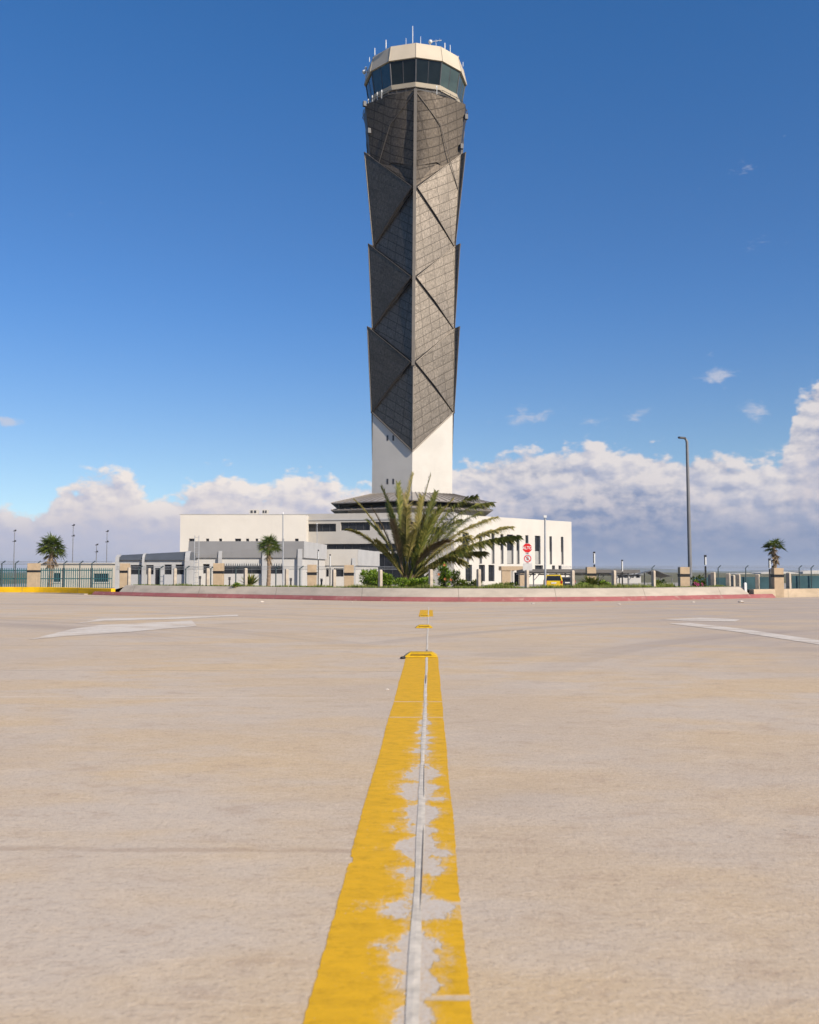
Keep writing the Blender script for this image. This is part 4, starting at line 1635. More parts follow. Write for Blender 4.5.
# ------------------------------------------------------------------ vehicles
def car(name, label, loc, rz, prof, win, width, paint, lights=True, cat='car'):
    """side outline (x along the car, z up) lofted across the width with tumblehome; x=0 rear"""
    root = thing(name, (0, 0, 0), label, cat)
    root['_w'] = (0, 0, 0)
    hw = width / 2
    beltz = win['belt']
    def section(yf, inset):
        out = []
        for x, z in prof:
            k = max(0, (z - beltz)) * .22
            out.append(Vector((x, yf * (hw - inset - k), z)))
        return out
    mb = MB()
    secs = [section(-1, .0), section(-.9, -.05 * 0), section(.9, 0), section(1, 0)]
    secs[0] = [Vector((p.x, p.y, p.z)) for p in secs[0]]
    L_, R_ = section(-1, 0), section(1, 0)
    n = len(prof)
    mb.face(L_)
    mb.face(R_[::-1])
    for i in range(n):
        j = (i + 1) % n
        mb.face([L_[j], L_[i], R_[i], R_[j]])
    mb.build('body', paint, root, bevel=.06)
    for pl in win['side']:
        for s in (-1, 1):
            mb = MB()
            pts = [Vector((x, s * (hw - max(0, z - beltz) * .22 + .006), z)) for x, z in pl]
            mb.face(pts if s < 0 else pts[::-1])
            mb.build('side_window', M_glass, root)
    for nm, (xa, za, xb, zb, f) in win['ends'].items():
        mb = MB()
        wa = (hw - max(0, za - beltz) * .22) * f
        wb = (hw - max(0, zb - beltz) * .22) * f
        sx = -.012 if 'rear' in nm else .012
        pts = [Vector((xa + sx, -wa, za)), Vector((xa + sx, wa, za)), Vector((xb + sx, wb, zb)), Vector((xb + sx, -wb, zb))]
        mb.face(pts)
        mb.build(nm, M_glass, root)
    for x in win['wheels']:
        for s in (-1, 1):
            mb = MB()
            y = s * (hw - .10)
            mb.tube([(x, y - .1, .32), (x, y + .1, .32)], .32, 20)
            w = mb.build('wheel', M_tyre, root)
            mb = MB()
            mb.tube([(x, y + s * .09, .32), (x, y + s * .115, .32)], .19, 14)
            mb.build('rim', M_galv, w)
    for s in (-1, 1):
        mb = MB()
        mb.box((-.012, s * (hw - .13), .88), (.05, .16, .34))
        mb.build('tail_light', M_red_lens, root)
        mb = MB()
        mb.box((win['len'] + .0, s * (hw - .25), .72), (.05, .34, .14))
        mb.build('headlight', M_white_paint, root)
    mb = MB()
    mb.box((-.03, 0, .48), (.12, width * .92, .18))
    mb.build('bumper', M_black if cat == 'car' else paint, root)
    mb = MB()
    mb.box((-.03, 0, .78), (.03, .5, .13))
    mb.build('number_plate', M_white_paint, root)
    root.location = loc
    root.rotation_euler = (0, 0, rz)
    root.scale = (1, 1, .88)
    return root


M_vanyellow = mat('yellow_car_paint', (0.62, 0.42, 0.01), .25, var=.03, spec=.6)
M_darkcar = mat('dark_car_paint', (0.03, 0.035, 0.045), .25, var=.05, spec=.6)
van_prof = [(0.0, .32), (-.02, .55), (0.02, 1.0), (.28, 1.66), (.45, 1.72), (2.4, 1.74), (2.75, 1.66), (3.45, 1.12), (4.25, .95), (4.42, .75), (4.42, .32)]
p = at(553, 580, 96.0)
car('yellow_van', 'bright yellow van parked under the carport, rear window dark', (p.x, 95.5, SITE + .004), R(84),
    van_prof, dict(belt=1.02, side=[[(.45, 1.08), (1.5, 1.08), (1.5, 1.58), (.6, 1.58)], [(1.56, 1.08), (2.5, 1.08), (2.5, 1.58), (1.56, 1.58)], [(2.56, 1.08), (3.3, 1.1), (2.78, 1.56), (2.56, 1.58)]],
                    ends={'rear_window': (.04, 1.04, .25, 1.6, .84), 'windscreen': (3.42, 1.16, 2.8, 1.63, .86)}, wheels=(.8, 3.5), len=4.42), 1.82, M_vanyellow, cat='van')
sed = [(0, .3), (-.02, .6), (.03, .92), (.6, .98), (1.15, 1.38), (2.3, 1.42), (3.1, .98), (4.2, .82), (4.4, .6), (4.4, .3)]
p = at(567.8, 580, 97.0)
car('dark_car', 'dark parked car half hidden beside the yellow van under the carport', (p.x + .3, 99.0, SITE + .004), R(88),
    sed, dict(belt=.95, side=[[(.8, 1.0), (1.7, 1.0), (1.7, 1.34), (1.2, 1.34)], [(1.76, 1.0), (2.9, 1.0), (2.3, 1.35), (1.76, 1.35)]],
              ends={'rear_window': (.64, 1.02, 1.12, 1.34, .84), 'windscreen': (3.04, 1.02, 2.36, 1.37, .86)}, wheels=(.85, 3.5), len=4.4), 1.75, M_darkcar)


# ------------------------------------------------------------------ bollards along the kerb
def place_bollard(px, ytop, off, label, w=.17, rz=.62, ybot=None, m=None):
    pt, a = kerb_pt(px, off, 0)
    z1 = zat(ytop, pt.y)
    if ybot is None:
        z0 = -.2
    else:
        z0 = zat(ybot, pt.y)
    h = z1 - z0
    mb = MB()
    c = math.cos(rz); s = math.sin(rz)
    def rg(k, z):
        return [Vector((pt.x + (x * c - y * s) * k, pt.y + (x * s + y * c) * k, z)) for x, y in ((-1, -1), (1, -1), (1, 1), (-1, 1))]
    mb.rings([rg(w / 2 * 1.05, z0), rg(w / 2, z1 - .03), rg(w / 2 * .72, z1)], close_top=True, close_bottom=True)
    o = mb.build('bollard', m or M_conc, bevel=.008)
    # move origin to the foot
    me = o.data
    me.transform(Matrix.Translation(-Vector((pt.x, pt.y, z0))))
    o.location = (pt.x, pt.y, z0)
    tag(o, label, 'bollard', 'concrete bollards along the kerb')
    return o


bol = [(129, 567.6, .75, 'pale concrete bollard right against the beige pillar of the guard house'),
       (149, 568.2, .8, 'pale concrete bollard in front of the left windows of the guard house'),
       (175, 568.2, .8, 'pale concrete bollard in front of the right windows of the guard house'),
       (207.5, 568.2, .8, 'pale concrete bollard left of the beige pillar of the long service building'),
       (245.5, 568.2, .8, 'pale concrete bollard in front of the small spiky plant by the middle fan palm'),
       (286.7, 569.0, .9, 'pale concrete bollard right of the middle fan palm'),
       (334, 569.5, .9, 'pale concrete bollard before the dark window of the smaller service building'),
       (380.3, 569.7, .8, 'pale concrete bollard at the left edge of the lush bush'),
       (430.8, 569.2, .8, 'pale concrete bollard in front of the big palm, left of the orange flowers'),
       (478.7, 569.0, .8, 'pale concrete bollard before the left windows of the white building'),
       (526.8, 570.0, .8, 'pale concrete bollard directly below the stop sign'),
       (572.5, 570.3, .8, 'pale concrete bollard just right of the yellow van'),
       (614, 570.2, .8, 'pale concrete bollard right of the yucca'),
       (653.5, 570.5, .8, 'pale concrete bollard in front of the peaked shade canopy'),
       (710.5, 573.5, 1.6, 'shorter concrete bollard in the gap right of the pink flowers'),
       (713.2, 572.0, .9, 'pale concrete bollard just right of the pink flowers'),
       (728.2, 573.2, .9, 'leftmost of three concrete bollards close together left of the white marker post'),
       (732.8, 575.0, 1.5, 'middle, lowest of three concrete bollards close together left of the white marker post'),
       (738.2, 574.0, .9, 'rightmost of three concrete bollards close together left of the white marker post'),
       (757.5, 574.0, .8, 'concrete bollard between the white marker post and the right fan palm'),
       (788.5, 572.5, .8, 'concrete bollard right of the beige pillar under the right fan palm')]
for i, (px_, yt, off, lb) in enumerate(bol):
    w_ = .105 if px_ < 700 else .135
    place_bollard(px_, yt, off, lb, w_, .62 + .1 * math.sin(i * 2.1) + (.25 if px_ > 700 else 0))
stubs = [(200, 576, 'short dark stake between the guard house and the long service building'),
         (229.5, 577, 'short dark stake left of the small spiky plant'),
         (290.8, 578, 'short dark stake right beside a tall bollard by the middle fan palm'),
         (321.5, 578.5, 'short dark stake right of the second beige pillar of the service buildings')]
for px_, yt, lb in stubs:
    pt, a = kerb_pt(px_, 1.0, 0)
    z1 = zat(yt, pt.y)
    mb = MB()
    mb.tube([(pt.x, pt.y, -.1), (pt.x, pt.y, z1 - .01), (pt.x, pt.y, z1)], [.03, .03, .015], 8)
    mb.box((pt.x, pt.y, z1 - .05), (.075, .075, .1))
    o = mb.build('stake', M_frame)
    tag(o, lb, 'stake', 'short dark stakes behind the kerb')
# white marker post at the end of the pale kerb
pt, a = kerb_pt(745.2, .3, 0)
mb = MB()
z1 = zat(582.5, pt.y)
mb.rings([[Vector((pt.x + x * s_, pt.y + y * s_, z)) for x, y in ((-1, -1), (1, -1), (1, 1), (-1, 1))] for s_, z in ((.04, .1), (.04, z1 - .03), (.02, z1))], close_top=True)
tag(mb.build('marker_post', M_white_paint), 'small white marker post at the right end of the pale kerb', 'marker post')

# ------------------------------------------------------------------ beige pillars with a dark slot lamp
def pillar(pa, pb, ytop, off, label, zb=None):
    pt, a = kerb_pt((pa + pb) / 2, off, 0)
    x0, x1 = xat(pa, pt.y), xat(pb, pt.y)
    z1 = zat(ytop, pt.y)
    zb = -.4 if zb is None else zb
    w = x1 - x0
    root = thing('pillar', (pt.x, pt.y, zb), label, 'pillar', 'beige stone pillars with slot lamps')
    mb = MB()
    zs = z1 - .31 * (z1 - max(zb, .3)) - .06
    d = w * .9
    cxp = (x0 + x1) / 2
    mb.box((cxp, pt.y + d / 2, (zb + z1) / 2), (w, d, z1 - zb))
    mb.build('shaft', M_beige, root, bevel=.012)
    mb = MB()
    mb.box((cxp, pt.y + d / 2, zs), (w + .012, d + .012, .075))
    mb.box((cxp, pt.y + d / 2, zs + .05), (w + .05, d + .05, .02))
    mb.build('slot_lamp', M_black, root)
    return root


pillar(27, 37, 563.3, 2.2, 'beige pillar standing behind the yellow kerb beside the left fan palm')
pillar(119.6, 128, 563.3, 1.5, 'beige pillar in front of the left end of the guard house')
pillar(213, 222.6, 563.2, 1.6, 'beige pillar in front of the long dark windows of the service building')
pillar(307.2, 316, 564.6, 1.6, 'beige pillar against the white side wall of the long service building')
pillar(344, 353.3, 565, 1.6, 'beige pillar right of the dark window of the smaller service building')
pillar(587, 596.2, 567, 6.0, 'beige pillar behind the yucca in front of the carport')
pillar(680.2, 689.8, 567, 1.3, 'beige pillar at the foot of the tall grey lamp post')
pillar(774.2, 783.8, 568, .14, 'beige pillar at the road edge below the right fan palm', -.02)

# ------------------------------------------------------------------ poles, lamps, fence posts
def lamp(px, ytop, Y, label):
    x0 = xat(690.5, Y, 588)
    x1 = xat(687, Y, ytop + 6)
    z1 = zat(ytop, Y)
    root = thing('street_lamp', (x0, Y, SITE), label, 'street lamp')
    mb = MB()
    xm = (x0 + x1) / 2
    mb.tube([(x0, Y, SITE), (x0, Y, 0), (xm, Y, z1 * .5), (x1, Y, z1 - .25), (x1 - .05, Y, z1 - .12), (x1 - .12, Y, z1 - .06)], [.115, .11, .09, .07, .06, .05], 12)
    mb.build('pole', M_greypost, root, smooth=True)
    mb = MB()
    mb.rings([[Vector((x1 - .06 - l, Y + w_ * s_, z1 - .1 + dz + l * .1)) for w_, dz in ((-.12, 0), (.12, 0), (.09, .08), (-.09, .08))] for l, s_ in ((0, .5), (.08, 1), (.3, 1), (.38, .6))], True, True)
    mb.build('lamp_head', M_frame, root)
    mb = MB()
    mb.tube([(x0, Y, SITE), (x0, Y, SITE + .25)], .26, 12)
    mb.build('base', M_conc, root)
    return root


lamp(688, 437, 47.0, 'tall slim grey street lamp right of the shade canopy')


def pole(name, px, ytop, Y, r, m, label, cat, group=None, px_top=None, top=None):
    x = xat(px, Y, 588)
    xt = xat(px_top if px_top else px, Y, ytop)
    z1 = zat(ytop, Y)
    root = thing(name, (x, Y, SITE), label, cat, group)
    mb = MB()
    mb.tube([(x, Y, SITE), ((x + xt) / 2, Y, (z1 + SITE) / 2), (xt, Y, z1)], [r, r * .9, r * .75], 8)
    mb.build('pole', m, root)
    mb = MB()
    if top == 'lamp':
        mb.box((xt, Y, z1 + .06), (.2, .2, .16))
        mb.build('lamp_head', M_white_paint, root)
    elif top == 'cap':
        mb.tube([(xt, Y, z1), (xt, Y, z1 + .12)], [r * 1.1, r * .3], 8)
        mb.build('cap', M_galv, root)
    return root


pole('light_pole', 545.2, 517.5, 62.0, .075, M_galv, 'slim pale light pole in front of the right end of the white building', 'light pole', None, 545, 'lamp')
pole('flag_pole', 283, 514, 70.0, .055, M_galv, 'slim grey bare pole in front of the long service building', 'pole', None, 283, 'cap')
pole('flag_pole', 317.5, 524, 110.0, .05, M_galv, 'thin pale pole against the left end of the office block windows', 'pole', None, 317, 'cap')

# ladder-like lattice mast by the guard house
xm0, xm1 = xat(193.5, 84), xat(199, 84)
root = thing('lattice_mast', ((xm0 + xm1) / 2, 84, SITE), 'thin twin legged lattice mast at the right end of the guard house', 'mast')
zt = zat(535.5, 84)
for x in (xm0 + .05, xm1 - .05):
    mb = MB(); mb.tube([(x, 84, SITE), (x, 84, zt)], .035, 6); mb.build('leg', M_galv, root)
mb = MB()
k = SITE + .4
while k < zt:
    mb.tube([(xm0 + .05, 84, k), (xm1 - .05, 84, k)], .018, 5); k += .45
mb.build('rungs', M_galv, root)

# short two-tone posts (dark shaft, pale head)
def tone_post(px, ytop, ysplit, Y, label, w=.13, darkfirst=True):
    x = xat(px, Y); z1, zs = zat(ytop, Y), zat(ysplit, Y)
    root = thing('camera_post', (x, Y, SITE), label, 'post', 'two tone posts with pale heads')
    mb = MB()
    mb.box((x, Y, (SITE + zs) / 2), (w, w, zs - SITE))
    mb.build('shaft', M_black, root)
    mb = MB()
    mb.box((x, Y, (zs + z1) / 2 + .002), (w * 1.25, w * 1.25, z1 - zs - .1))
    hd = mb.build('head', M_white_paint, root)
    mb = MB()
    mb.box((x, Y, z1 + .0), (w * 1.4, w * 1.4, .1))
    mb.box((x - w * .5, Y - w * .4, (zs + z1) / 2), (w * .5, w * .5, (z1 - zs) * .8))
    mb.build('cap', M_black, hd)
    return root


tone_post(594.4, 552.5, 564.5, 60, 'dark post with long white head rising behind the yucca pillar', .09)
tone_post(622.3, 560.5, 572, 62, 'dark post with short white head left of the peaked shade canopy', .075)
tone_post(705.6, 556, 566, 46, 'dark post with white head just right of the tall street lamp', .07)
tone_post(769.8, 559.5, 569, 46, 'dark post with white head just left of the right fan palm', .065)
tone_post(330, 555, 567.5, 60, 'dark post with pale head in front of the smaller service building', .06)
tone_post(318.2, 550.5, 560, 60, 'dark post with short pale tip against the side of the long service building', .06)


# ------------------------------------------------------------------ security fences
def fence(label, pa, pb, Y0, Y1, y_top_panel, post_px, y_post, wires=True, pickets=True, sheet=None):
    d0, d1 = Y0, Y1
    def X(px):
        # where the column px meets the fence line
        a = Vector((xat(pa, d0), d0, 0)); b = Vector((xat(pb, d1), d1, 0))
        U_ = (b - a).normalized()
        u, _ = px_wall(a, U_, px, 575)
        return a + U_ * u
    a, b = X(pa), X(pb)
    root = thing('security_fence', (a.x, a.y, SITE), label, 'fence')
    L_ = (b - a).length
    U_ = (b - a).normalized()
    zt = zat(y_top_panel, (Y0 + Y1) / 2)
    if pickets:
        mb = MB()
        n = int(L_ / .14)
        for k in range(n + 1):
            p = a + U_ * (L_ * k / n)
            mb.box((p.x, p.y, (SITE + zt) / 2), (.045, .03, zt - SITE), math.atan2(U_.y, U_.x))
        for z in (SITE + .25, zt - .15, zt - .7):
            c = (a + b) / 2
            mb.box((c.x, c.y + .04, z), (L_, .04, .06), math.atan2(U_.y, U_.x))
        mb.build('picket_panel', M_teal, root)
    if sheet:
        mb = MB()
        for (qa, qb, yt) in sheet:
            p, q_ = X(qa), X(qb)
            c = (p + q_) / 2
            z1 = zat(yt, c.y)
            mb.box((c.x, c.y + .08, (SITE + z1) / 2), ((q_ - p).length, .02, z1 - SITE), math.atan2(U_.y, U_.x))
        mb.build('windscreen_sheet', M_teal_sheet, root)
    for px in post_px:
        p = X(px)
        z1 = zat(y_post + 2.5, p.y); z2 = zat(y_post, p.y)
        mb = MB()
        mb.tube([(p.x, p.y - .06, SITE), (p.x, p.y - .06, z1), (p.x + .22, p.y - .06, z2)], .04, 6)
        mb.build('post', M_frame_teal, root)
    if wires:
        mb = MB()
        for yk in (y_post + .6, y_post + 2.0, y_post + 3.4):
            z = zat(yk, (Y0 + Y1) / 2)
            mb.tube([(a.x, a.y, z), (b.x, b.y, z)], .012, 4)
        mb.build('barbed_wire', M_galv, root)
    return root


M_teal_sheet = mat('teal_windscreen', (0.045, 0.10, 0.112), .8, var=.25, scale=.6)
M_frame_teal = mat('fence_post_paint', (0.05, 0.075, 0.08), .5)
fence('teal picket security fence with barbed wire left of the guard house', -90, 112, 62, 62, 568, (-60, -30, 2, 15.5, 37.5, 64, 80, 92), 561.0)
fence('teal screened security fence with barbed wire at the right edge', 560, 930, 78, 74, 572.5, (652, 718, 745.5, 799, 811, 850, 890), 565.5,
      sheet=[(690, 738, 577.5), (741, 783, 577), (792, 860, 575.8)], pickets=False)
# chain-link along the buildings in the middle: only posts and wires read
fence('thin wire security fence running before the service buildings', 116, 400, 57, 57, 570, (122, 139, 160, 186, 211, 236, 276, 300), 566, wires=True, pickets=False)

# distant light masts on the apron
for (px_, yt, yarm, lb) in ((13.5, 530, 541.5, 'leftmost thin distant floodlight mast above the teal fence'), (72.2, 524.5, 536, 'tallest thin distant floodlight mast, right of the left fan palm'),
                            (96, 544, 552, 'shortest thin distant floodlight mast, over the cream outbuilding'), (106.3, 530.5, 542, 'thin distant floodlight mast nearest the guard house')):
    Y = 300.0
    x = xat(px_, Y)
    root = thing('floodlight_mast', (x, Y, SITE), lb, 'mast', 'floodlight masts on the apron')
    mb = MB(); mb.tube([(x, Y, SITE), (x, Y, zat(yt, Y))], [.16, .09], 6); mb.build('pole', M_greypost, root)
    for yy_, w_ in ((yt + 1, .9), (yarm, 1.1)):
        mb = MB(); z = zat(yy_, Y)
        mb.box((x, Y, z), (w_, .25, .2)); mb.box((x + .3, Y - .1, z + .25), (.45, .3, .35))
        mb.build('lamp_head', M_frame, root)

# ------------------------------------------------------------------ stop sign and no-parking sign
Ys = 66.0
xs = xat(527.4, Ys)
root = thing('stop_sign', (xs, Ys, SITE), 'red octagonal ALTO sign above a round no parking sign', 'road sign')
mb = MB()
mb.box((xs, Ys + .05, (SITE + zat(545, Ys)) / 2), (.07, .05, zat(545, Ys) - SITE))
mb.build('pole', M_galv, root)
M_signred = mat('sign_red', (0.62, 0.022, 0.02), .4, var=.03)
M_signwhite = mat('sign_white', (0.66, 0.66, 0.64), .4, var=.03)


def disc(mb, c, r, n, y0, th, a0=0):
    f = [Vector((c.x + r * math.cos(a0 + 2 * PI * k / n), y0, c.z + r * math.sin(a0 + 2 * PI * k / n))) for k in range(n)]
    mb.slab(f, (0, -1, 0), th)


c8 = at(527.3, 548, Ys)
r8 = 4.75 / F * Ys * 1.075
mb = MB(); disc(mb, c8, r8, 8, Ys - .01, .02, R(22.5)); mb.build('octagon_rim', M_signwhite, root)
mb = MB(); disc(mb, c8, r8 * .94, 8, Ys - .014, .003, R(22.5)); oct_ = mb.build('octagon_face', M_signred, root)


def text(s, size, loc, m, parent, name='lettering', sx=1.0):
    cu = bpy.data.curves.new(name, 'FONT')
    cu.body = s
    cu.size = size
    cu.align_x = 'CENTER'; cu.align_y = 'CENTER'
    cu.extrude = .001
    cu.offset = size * .018
    ob = bpy.data.objects.new('tmp', cu)
    COL.objects.link(ob)
    dg = bpy.context.evaluated_depsgraph_get()
    me = bpy.data.meshes.new_from_object(ob.evaluated_get(dg))
    bpy.data.objects.remove(ob)
    me.transform(Matrix.Translation(Vector(loc) - Vector(parent['_w'])) @ Matrix.Rotation(PI / 2, 4, 'X') @ Matrix.Diagonal((sx, 1, 1, 1)))
    me.materials.clear()
    me.materials.append(m)
    o = bpy.data.objects.new(name, me)
    COL.objects.link(o)
    o.parent = parent
    o['_w'] = tuple(parent['_w'])
    return o


text('ALTO', .30, (c8.x, Ys - .018, c8.z), M_signwhite, oct_, sx=.86)
c2 = at(527.6, 558.6, Ys)
mb = MB()
hw_ = .30
mb.slab([Vector((c2.x - hw_, Ys - .01, c2.z - hw_ + .02)), Vector((c2.x + hw_, Ys - .01, c2.z - hw_ + .02)), Vector((c2.x + hw_, Ys - .01, c2.z + hw_)), Vector((c2.x - hw_, Ys - .01, c2.z + hw_))], (0, -1, 0), .015)
pl = mb.build('sign_plate', M_signwhite, root)
mb = MB()
n = 28
for k in range(n):
    a0, a1 = 2 * PI * k / n, 2 * PI * (k + 1) / n
    P_ = lambda a, r: Vector((c2.x + r * math.cos(a), Ys - .014, c2.z + r * math.sin(a)))
    mb.face([P_(a0, .20), P_(a0, .26), P_(a1, .26), P_(a1, .20)][::-1])
d_ = Vector((.7071, 0, -.7071)); e_ = Vector((.7071, 0, .7071))
cc_ = Vector((c2.x, Ys - .0175, c2.z))
mb.face([cc_ - d_ * .21 - e_ * .022, cc_ + d_ * .21 - e_ * .022, cc_ + d_ * .21 + e_ * .022, cc_ - d_ * .21 + e_ * .022])
mb.build('prohibition_ring', M_signred, pl)
text('E', .34, (c2.x, Ys - .0145, c2.z), M_black, pl, 'letter')
mb = MB()
c3 = at(527.6, 566.8, Ys)
mb.slab([Vector((c3.x - .33, Ys - .01, c3.z - .26)), Vector((c3.x + .33, Ys - .01, c3.z - .26)), Vector((c3.x + .33, Ys - .01, c3.z + .24)), Vector((c3.x - .33, Ys - .01, c3.z + .24))], (0, -1, 0), .015)
mb.build('lower_plate', mat('faded_sign_grey', (.55, .53, .50), .5, var=.06, scale=4), root)


# ------------------------------------------------------------------ vegetation
def leaf(mb, base, d, up, L_, w, droop=0.0):
    d = d.normalized()
    s = d.cross(up)
    if s.length < 1e-4: s = Vector((1, 0, 0))
    s.normalize()
    m_ = base + d * L_ * .5 - Vector((0, 0, droop * L_ * .25))
    t_ = base + d * L_ - Vector((0, 0, droop * L_))
    i = len(mb.v)
    mb.v += [base - s * w * .3, base + s * w * .3, m_ + s * w * .5, t_, m_ - s * w * .5]
    mb.f.append((i, i + 1, i + 2, i + 3, i + 4))
    mb.uv.append(None)


def fan_palm(name, label, px_base, ybase, px_crown, y_crown, Y, crown_px, n_leaf, skirt_n, trunk_r, seed, ztop_trunk_px=None, flat=False, dead=.8):
    r_ = random.Random(seed)
    xb = xat(px_base, Y)
    c = at(px_crown, y_crown, Y)
    root = thing(name, (xb, Y, SITE), label, 'palm tree', 'fan palms on the site')
    top = c - Vector((0, 0, crown_px * .12 / F * Y))
    mb = MB()
    n = 26
    pts, rad = [], []
    for k in range(n + 1):
        t_ = k / n
        pts.append(Vector((xb + (top.x - xb) * t_ + .05 * math.sin(t_ * 4), Y, SITE + (top.z - SITE) * t_)))
        rad.append(trunk_r * (1.25 - .45 * t_ ** .6) * (1 + (.09 if k % 2 else -.04)))
    mb.tube(pts, rad, 10)
    mb.build('trunk', M_trunk, root)
    RR = crown_px / 2 / F * Y
    mb = MB()
    stems = MB()
    for i in range(n_leaf):
        az = 2.399 * i + r_.uniform(-.3, .3)
        el = R(78) - (i / n_leaf) ** .85 * R(118) + r_.uniform(-.15, .15)
        if flat: el = R(60) - (i / n_leaf) * R(75) + r_.uniform(-.2, .2)
        d = Vector((math.cos(az) * math.cos(el), math.sin(az) * math.cos(el), math.sin(el)))
        pl_ = RR * r_.uniform(.38, .55)
        hub = top + d * pl_ - Vector((0, 0, pl_ * .06))
        stems.tube([top, top + d * pl_ * .5, hub], [.028, .02, .015], 5)
        bl = RR * r_.uniform(.5, .62)
        side = d.cross(Vector((0, 0, 1)))
        side = side.normalized() if side.length > .05 else Vector((1, 0, 0))
        upv = side.cross(d).normalized()
        tw = r_.uniform(-.5, .5)
        s2 = side * math.cos(tw) + upv * math.sin(tw)
        nn = d.cross(s2).normalized()
        nb = 17
        for k in range(nb):
            a = R(-125 + 250 * k / (nb - 1)) + r_.uniform(-.05, .05)
            dd = d * math.cos(a) + s2 * math.sin(a) + nn * .10 * (1 if k % 2 else -1)
            leaf(mb, hub, dd, nn, bl * (.72 + .28 * math.cos(a * .6)) * r_.uniform(.85, 1.1), bl * .10, r_.uniform(.05, .45))
    mb.build('crown', F_palm, root)
    stems.build('petioles', mat('petiole', (.14, .15, .04), .6), root)
    if skirt_n:
        mb = MB()
        for i in range(skirt_n):
            az = r_.uniform(0, 2 * PI)
            el = r_.uniform(R(-85), R(-30))
            d = Vector((math.cos(az) * math.cos(el), math.sin(az) * math.cos(el), math.sin(el)))
            b0 = top - Vector((0, 0, r_.uniform(0, RR * dead)))
            hub = b0 + d * RR * r_.uniform(.15, .4)
            side = d.cross(Vector((0, 0, 1))).normalized()
            for k in range(9):
                a = R(-70 + 140 * k / 8)
                leaf(mb, hub, d * math.cos(a) + side * math.sin(a), Vector((r_.uniform(-1, 1), r_.uniform(-1, 1), .3)), RR * r_.uniform(.3, .5), RR * .06, .2)
        mb.build('dead_skirt', F_dry, root)
    return root


fan_palm('fan_palm', 'green fan palm behind the yellow kerb at the far left', 49.5, 588, 51.8, 543.0, 68, 33, 30, 14, .15, 3)
fan_palm('fan_palm', 'green fan palm in front of the long low service building', 267.5, 588, 269.3, 542.0, 66, 28, 24, 8, .14, 5)
fan_palm('fan_palm', 'small sparse fan palm rising behind the rightmost beige pillar', 774.6, 588, 774.2, 544.0, 58, 27, 13, 12, .10, 11, flat=True, dead=1.3)


def frond(root, base, tip, arch, m, ll, seed, npair=46, rw=.03, droop=.25, twist=0.0, dens0=.16, fwd=.9, lw_=.034):
    """feather frond: curved midrib from base to tip with rows of narrow leaflets"""
    r_ = random.Random(seed)
    base, tip = Vector(base), Vector(tip)
    ctrl = (base + tip) / 2 + Vector(arch)
    n = 14
    B_ = lambda t_: base * (1 - t_) ** 2 + ctrl * (2 * t_ * (1 - t_)) + tip * t_ * t_
    mb = MB()
    pts = [B_(k / n) for k in range(n + 1)]
    mb.tube(pts, [rw * (1.5 - 1.3 * (k / n) ** .7) for k in range(n + 1)], 5)
    for k in range(npair):
        t_ = dens0 + (1 - dens0) * (k / (npair - 1))
        p = B_(t_)
        d = (B_(min(t_ + .02, 1)) - B_(max(t_ - .02, 0))).normalized()
        side = d.cross(Vector((0, 0, 1)))
        if side.length < .15:
            side = d.cross(Vector((0, 1, 0)))
        side.normalize()
        upv = side.cross(d).normalized()
        side, upv = side * math.cos(twist) + upv * math.sin(twist), upv * math.cos(twist) - side * math.sin(twist)
        env = min(1.0, (t_ - dens0) * 5 + .35) * (1.0 if t_ < .7 else 1 - .45 * ((t_ - .7) / .3))
        for s in (1, -1):
            fw = fwd + .5 * t_ + r_.uniform(-.2, .2)
            dd = side * s + d * fw + upv * (.45 + r_.uniform(-.25, .25))
            leaf(mb, p, dd, upv, ll * env * r_.uniform(.7, 1.25), lw_ * HS, droop * r_.uniform(.5, 1.4))
    o = mb.build('frond', m, root)
    return o


Yp = 41.0
pc = at(409, 583, Yp)
root = thing('date_palm', (pc.x, Yp, SITE), 'big bushy feather palm with arching fronds before the tower base', 'palm tree')
mb = MB()
pts, rad = [], []
for k in range(10):
    t_ = k / 9
    pts.append((pc.x + .05 * math.sin(k), Yp, SITE + (pc.z + .35 - SITE) * t_)); rad.append((.34 - .08 * t_) * (1 + (.1 if k % 2 else -.05)))
mb.tube(pts, rad, 12)
mb.build('trunk', M_trunk, root)
base0 = Vector((pc.x, Yp, pc.z))
